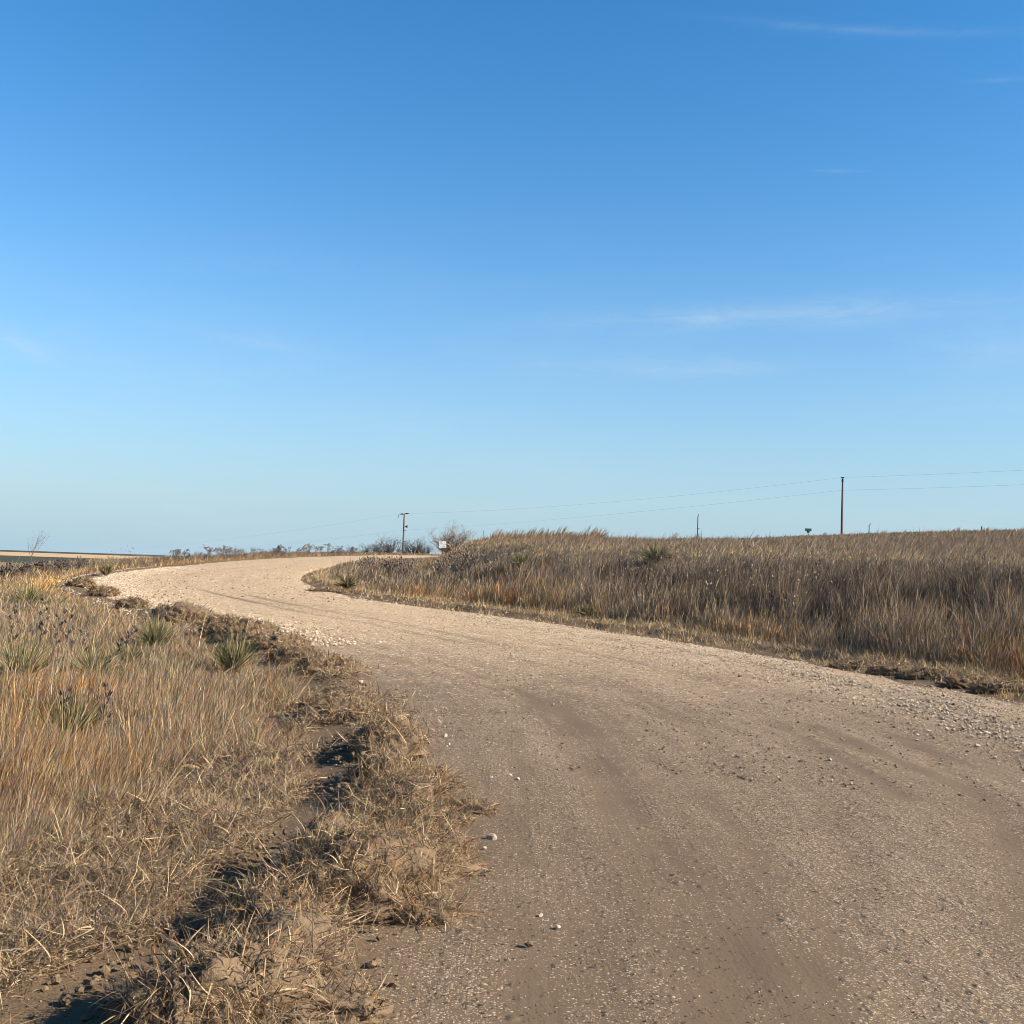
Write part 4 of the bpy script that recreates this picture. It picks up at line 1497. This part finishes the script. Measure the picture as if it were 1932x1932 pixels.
def board_mat():
    m, nt, out = new_mat('stained_white_board')
    b = N(nt, 'ShaderNodeBsdfPrincipled', inp={'Roughness': .6})
    t = N(nt, 'ShaderNodeTexCoord')
    nz = noise(nt, t.outputs['Object'], 4.0, 5, .6, 1.0)
    c = ramp(nt, nz, ((.0, (.30, .25, .18)), (.40, (.40, .35, .27)), (.5, (.62, .60, .55)), (1, (.66, .65, .61))))
    nt.links.new(c, b.inputs['Base Color'])
    nt.links.new(b.outputs[0], out.inputs[0])
    return m


hb = zt - zb_
zc = (zt + zb_) / 2 - zg
bm_obj('board', lambda bm: box(bm, .78, .035, hb, (0, 0, zc), Matrix.Rotation(R(-3), 4, 'Y')), board_mat(), wb, bevel=.008)
bm_obj('post', lambda bm: box(bm, .11, .11, zb_ - zg + hb * .6, (.03, .09, (zb_ - zg + hb * .6) / 2)), M_WEED, wb, bevel=.01)
bm_obj('bracket', lambda bm: box(bm, .42, .10, .14, (.03, .02, zb_ - zg - .09)), M_IRON, wb, bevel=.01)


# ------------------------------------------------------------------ torn sod clumps along the left edge
def sod(px, py, wx, wy, h, label, seed, nb=260, rz=0.0, grassy=1.0):
    rnd = random.Random(seed)
    x, y = at_pixel(px, py)
    h = h * (1.05 if y < 14 else 1.0)
    bm = bmesh.new()
    bmesh.ops.create_icosphere(bm, subdivisions=5, radius=1)
    V = np.array([v.co[:] for v in bm.verts])
    F = np.array([[v.index for v in f.verts] for f in bm.faces])
    bm.free()
    n3 = fbm(V[:, 0] * 1.6 + seed, V[:, 1] * 1.6 + V[:, 2] * 1.1, seed, 4) - .5
    n4 = fbm(V[:, 0] * 6 + seed, V[:, 1] * 6 - V[:, 2] * 5, seed + 5, 3) - .5
    n5 = fbm(V[:, 0] * 17 + seed, V[:, 1] * 17 - V[:, 2] * 13, seed + 7, 2) - .5
    n6 = fbm(V[:, 0] * 40 + seed, V[:, 1] * 40 - V[:, 2] * 33, seed + 8, 2) - .5
    V = V * (1 + .8 * n3 + .34 * n4 + .22 * n5 + .12 * n6)[:, None]
    V = V * np.array([wx / 2, wy / 2, h])
    V[:, 2] = np.where(V[:, 2] < 0, V[:, 2] * .35, V[:, 2])
    base = np.array([.20, .137, .083]) * AL
    c = base[None] * (.75 + .6 * fbm(V[:, 0] * 9, V[:, 1] * 9, seed + 9, 3))[:, None]
    zg = ground_z(x, y)
    o = link('sod_clump', np_mesh('sod_clump', V, F, c, True), M_SOIL, None, (x, y, zg - .01))
    o.rotation_euler.z = rz
    tag(o, label, 'sod clump', 'torn sod clumps along the left road edge')
    top = np.nonzero(V[:, 2] > h * .12)[0]
    k = rng.choice(top, int(nb * 5.5 * grassy))
    r = V[k] + rng.normal(0, .012, (len(k), 3))
    az_ = rng.uniform(0, 6.283, len(k))
    nrm = unit(V[k] / np.array([wx, wy, h]) ** 2)
    d = unit(nrm * .6 + rng.normal(0, .75, (len(k), 3)) + np.array([0, 0, .25]))
    b = rng.normal(0, .75, (len(k), 3))
    b[:, 2] -= .5
    col = pal_pick(len(k), {'straw': .34, 'tan': 1.0, 'rust': .22, 'greybrown': .6, 'dark': .6, 'mauve': .15})
    v, f, cc = blades(r, d, rng.uniform(.025, .09, len(k)), b, np.maximum(.0035, .0006 * math.hypot(x, y)) * rng.uniform(.5, 1.5, len(k)), col, CURL)
    link('dead_grass', np_mesh('dead_grass', v, f, cc), M_BLADE, o)
    return o


CL = [
    (420, 1905, .62, .50, .21, 'nearest sod clump at the bottom border casting a black shadow to its left', 600, 1.0),
    (590, 1890, .60, .42, .09, 'low dirt heavy clod right of the nearest sod clump', 150, 1.0),
    (540, 1800, .42, .40, .12, 'bare crumbly clod under the square tan stone', 95, 1.0),
    (520, 1740, .52, .36, .12, 'spiky clump of pale stems pointing left above the square tan stone', 420, 1.0),
    (650, 1690, .80, .55, .25, 'biggest matted sod mound of the windrow, seen in front', 1100, 1.0),
    (760, 1640, .75, .50, .17, 'wide matted sod mound sloping toward the brown road', 900, 1.0),
    (790, 1730, .36, .28, .08, 'small grassy lump at the road side below the wide mound', 260, 1.0),
    (615, 1640, .30, .30, .22, 'narrow upright lump with a black shadow left of the biggest mound', 260, 1.0),
    (800, 1560, .55, .40, .11, 'flattened straw covered clump above the wide mound', 420, 1.0),
    (745, 1510, .60, .45, .15, 'brown sod clump in the middle of the windrow', 480, 1.0),
    (880, 1535, .36, .22, .06, 'low dark tuft reaching furthest out onto the road', 260, 1.0),
    (735, 1475, .48, .42, .17, 'sod clump with two dark hollows at its left', 380, 1.0),
    (800, 1480, .55, .42, .08, 'thin straw mat next to the clump with dark hollows', 320, 1.0),
    (730, 1415, .55, .45, .20, 'upright sod clump with a long black shadow beside small white stones', 380, 1.0),
    (640, 1345, .80, .60, .16, 'broad clump at the narrow part of the dirt strip', 360, 1.0),
    (620, 1262, .80, .60, .18, 'dark clump before the pale gravel with white stones around it', 300, 1.0),
    (560, 1245, .85, .6, .17, 'clump beyond the grey green yucca', 300, 1.0),
    (470, 1205, 1.1, .8, .30, 'rounded dark sod lump standing against the pale road', 380, 1.0),
    (425, 1195, 1.0, .8, .30, 'humped sod lump left of the rounded dark lump', 380, 1.0),
    (520, 1218, 1.0, .7, .22, 'long low clump right of the rounded dark lump', 300, 1.0),
    (345, 1172, 1.3, .9, .32, 'brown clump behind the bare twiggy weed', 320, 1.0),
    (252, 1144, .8, .6, .20, 'clump with white stones on the outer edge of the bend', 300, 1.0),
    (196, 1121, .8, .6, .20, 'clump where the windrow turns at the golden grass', 300, 1.0),
    (152, 1104, .9, .7, .24, 'last dark clump at the outermost point of the bend', 300, 1.0),
    (625, 1118, 1.6, .5, .13, 'thin dark turf edge around the inner tip of the bend', 260, 1.0),
]
for i, (px, py, wx, wy, h, lab, nb, gr) in enumerate(CL):
    sod(px, py, wx, wy, h, lab, 200 + i * 3, nb, random.uniform(-.5, .5), gr)
LG = [(1700, 1272, 'first dark sod ledge under the tall grass on the right'), (1760, 1280, 'second dark sod ledge under the tall grass on the right'), (1830, 1292, 'third dark sod ledge under the tall grass on the right'),
      (1910, 1304, 'last dark sod ledge at the right border'), (1620, 1262, 'small sod ledge left of the four dark ledges')]
for i, (px, py, lab) in enumerate(LG):
    sod(px, py, 1.0, .35, .14, lab, 400 + i * 7, 140, random.uniform(-.2, .1))


# ------------------------------------------------------------------ single rocks
def rock(px, py, size, label, colr=(.50, .40, .28), seed=0, sc=(1, .8, .7), lift=0.0):
    x, y = at_pixel(px, py)
    bm = bmesh.new()
    bmesh.ops.create_icosphere(bm, subdivisions=2, radius=1)
    rnd = random.Random(seed)
    planes = [(Vector((rnd.gauss(0, 1), rnd.gauss(0, 1), rnd.gauss(0, 1))).normalized(), rnd.uniform(.48, .80)) for _ in range(11)]
    for v in bm.verts:
        for nrm, dd in planes:
            t = v.co.dot(nrm)
            if t > dd:
                v.co -= nrm * (t - dd) * .95
        v.co = Vector((v.co.x * sc[0], v.co.y * sc[1], v.co.z * sc[2])) * (1 + rnd.uniform(-.04, .04))
    V = np.array([v.co[:] for v in bm.verts]) * size / 2
    F = np.array([[v.index for v in f.verts] for f in bm.faces])
    bm.free()
    c = np.array(colr)[None] * AL * 1.15 * rng.uniform(.93, 1.07, (len(V), 1))
    s, v_, hw = road_coord([x], [y])
    zz = max(ground_z(x, y), float(road_surface(np.array([x]), np.array([y]), s, v_, hw)[0])) + lift
    o = link('rock', np_mesh('rock', V, F, c), M_STONE, None, (x, y, zz + size * sc[2] * .22))
    o.rotation_euler.z = rnd.uniform(0, 6.28)
    return tag(o, label, 'rock', 'single rocks by the left road edge')


WHT = (.56, .475, .365)
rock(926, 1592, .072, 'largest tan rock lying on the brown road edge with its shadow to the left', (.50, .385, .265), 1)
rock(914, 1612, .032, 'small white rock just below the largest tan rock', WHT, 2)
rock(487, 1776, .095, 'square tan stone on top of the bare crumbly clod', (.36, .265, .165), 3, (1, .8, .75), .05)
rock(835, 1530, .040, 'white bony stone among the straw of the windrow', WHT, 4, (1.2, .6, .5), .03)
rock(751, 1692, .036, 'white stone on the front of the wide matted mound', WHT, 5, (1.2, .7, .5), .05)
rock(840, 1393, .060, 'white stone beside the upright sod clump with long shadow', WHT, 6)
rock(846, 1410, .045, 'white stone just in front of another one near the upright clump', WHT, 7)
rock(893, 1446, .042, 'lone cream stone on the dirt right of the upright clump', WHT, 8)
rock(927, 1475, .036, 'left stone of a small cluster on the brown road', WHT, 9)
rock(962, 1472, .034, 'back stone of the small cluster on the brown road', WHT, 10)
rock(978, 1480, .044, 'right stone of the small cluster on the brown road', WHT, 11)
rock(630, 1266, .13, 'white stone half buried in the dark clump by the pale gravel', WHT, 12, lift=.04)
rock(680, 1290, .10, 'cream stone on the road side of the broad clump', (.55, .45, .32), 13)
rock(1566, 1447, .05, 'single pale stone in the middle of the road', WHT, 14)
rock(1658, 1372, .04, 'dark pebble beside the short rut on the right', (.10, .08, .06), 15)
rock(1020, 1742, .028, 'pointed pale stone on the brown road near the wide mound', WHT, 16)
rock(1052, 1765, .030, 'pale stone just in front of the pointed one', WHT, 17)
rock(228, 1158, .15, 'large white rock on the outer edge of the bend', WHT, 18, lift=.05)
rock(1848, 1384, .05, 'dark stone among the coarse white gravel on the right', (.09, .075, .06), 19)
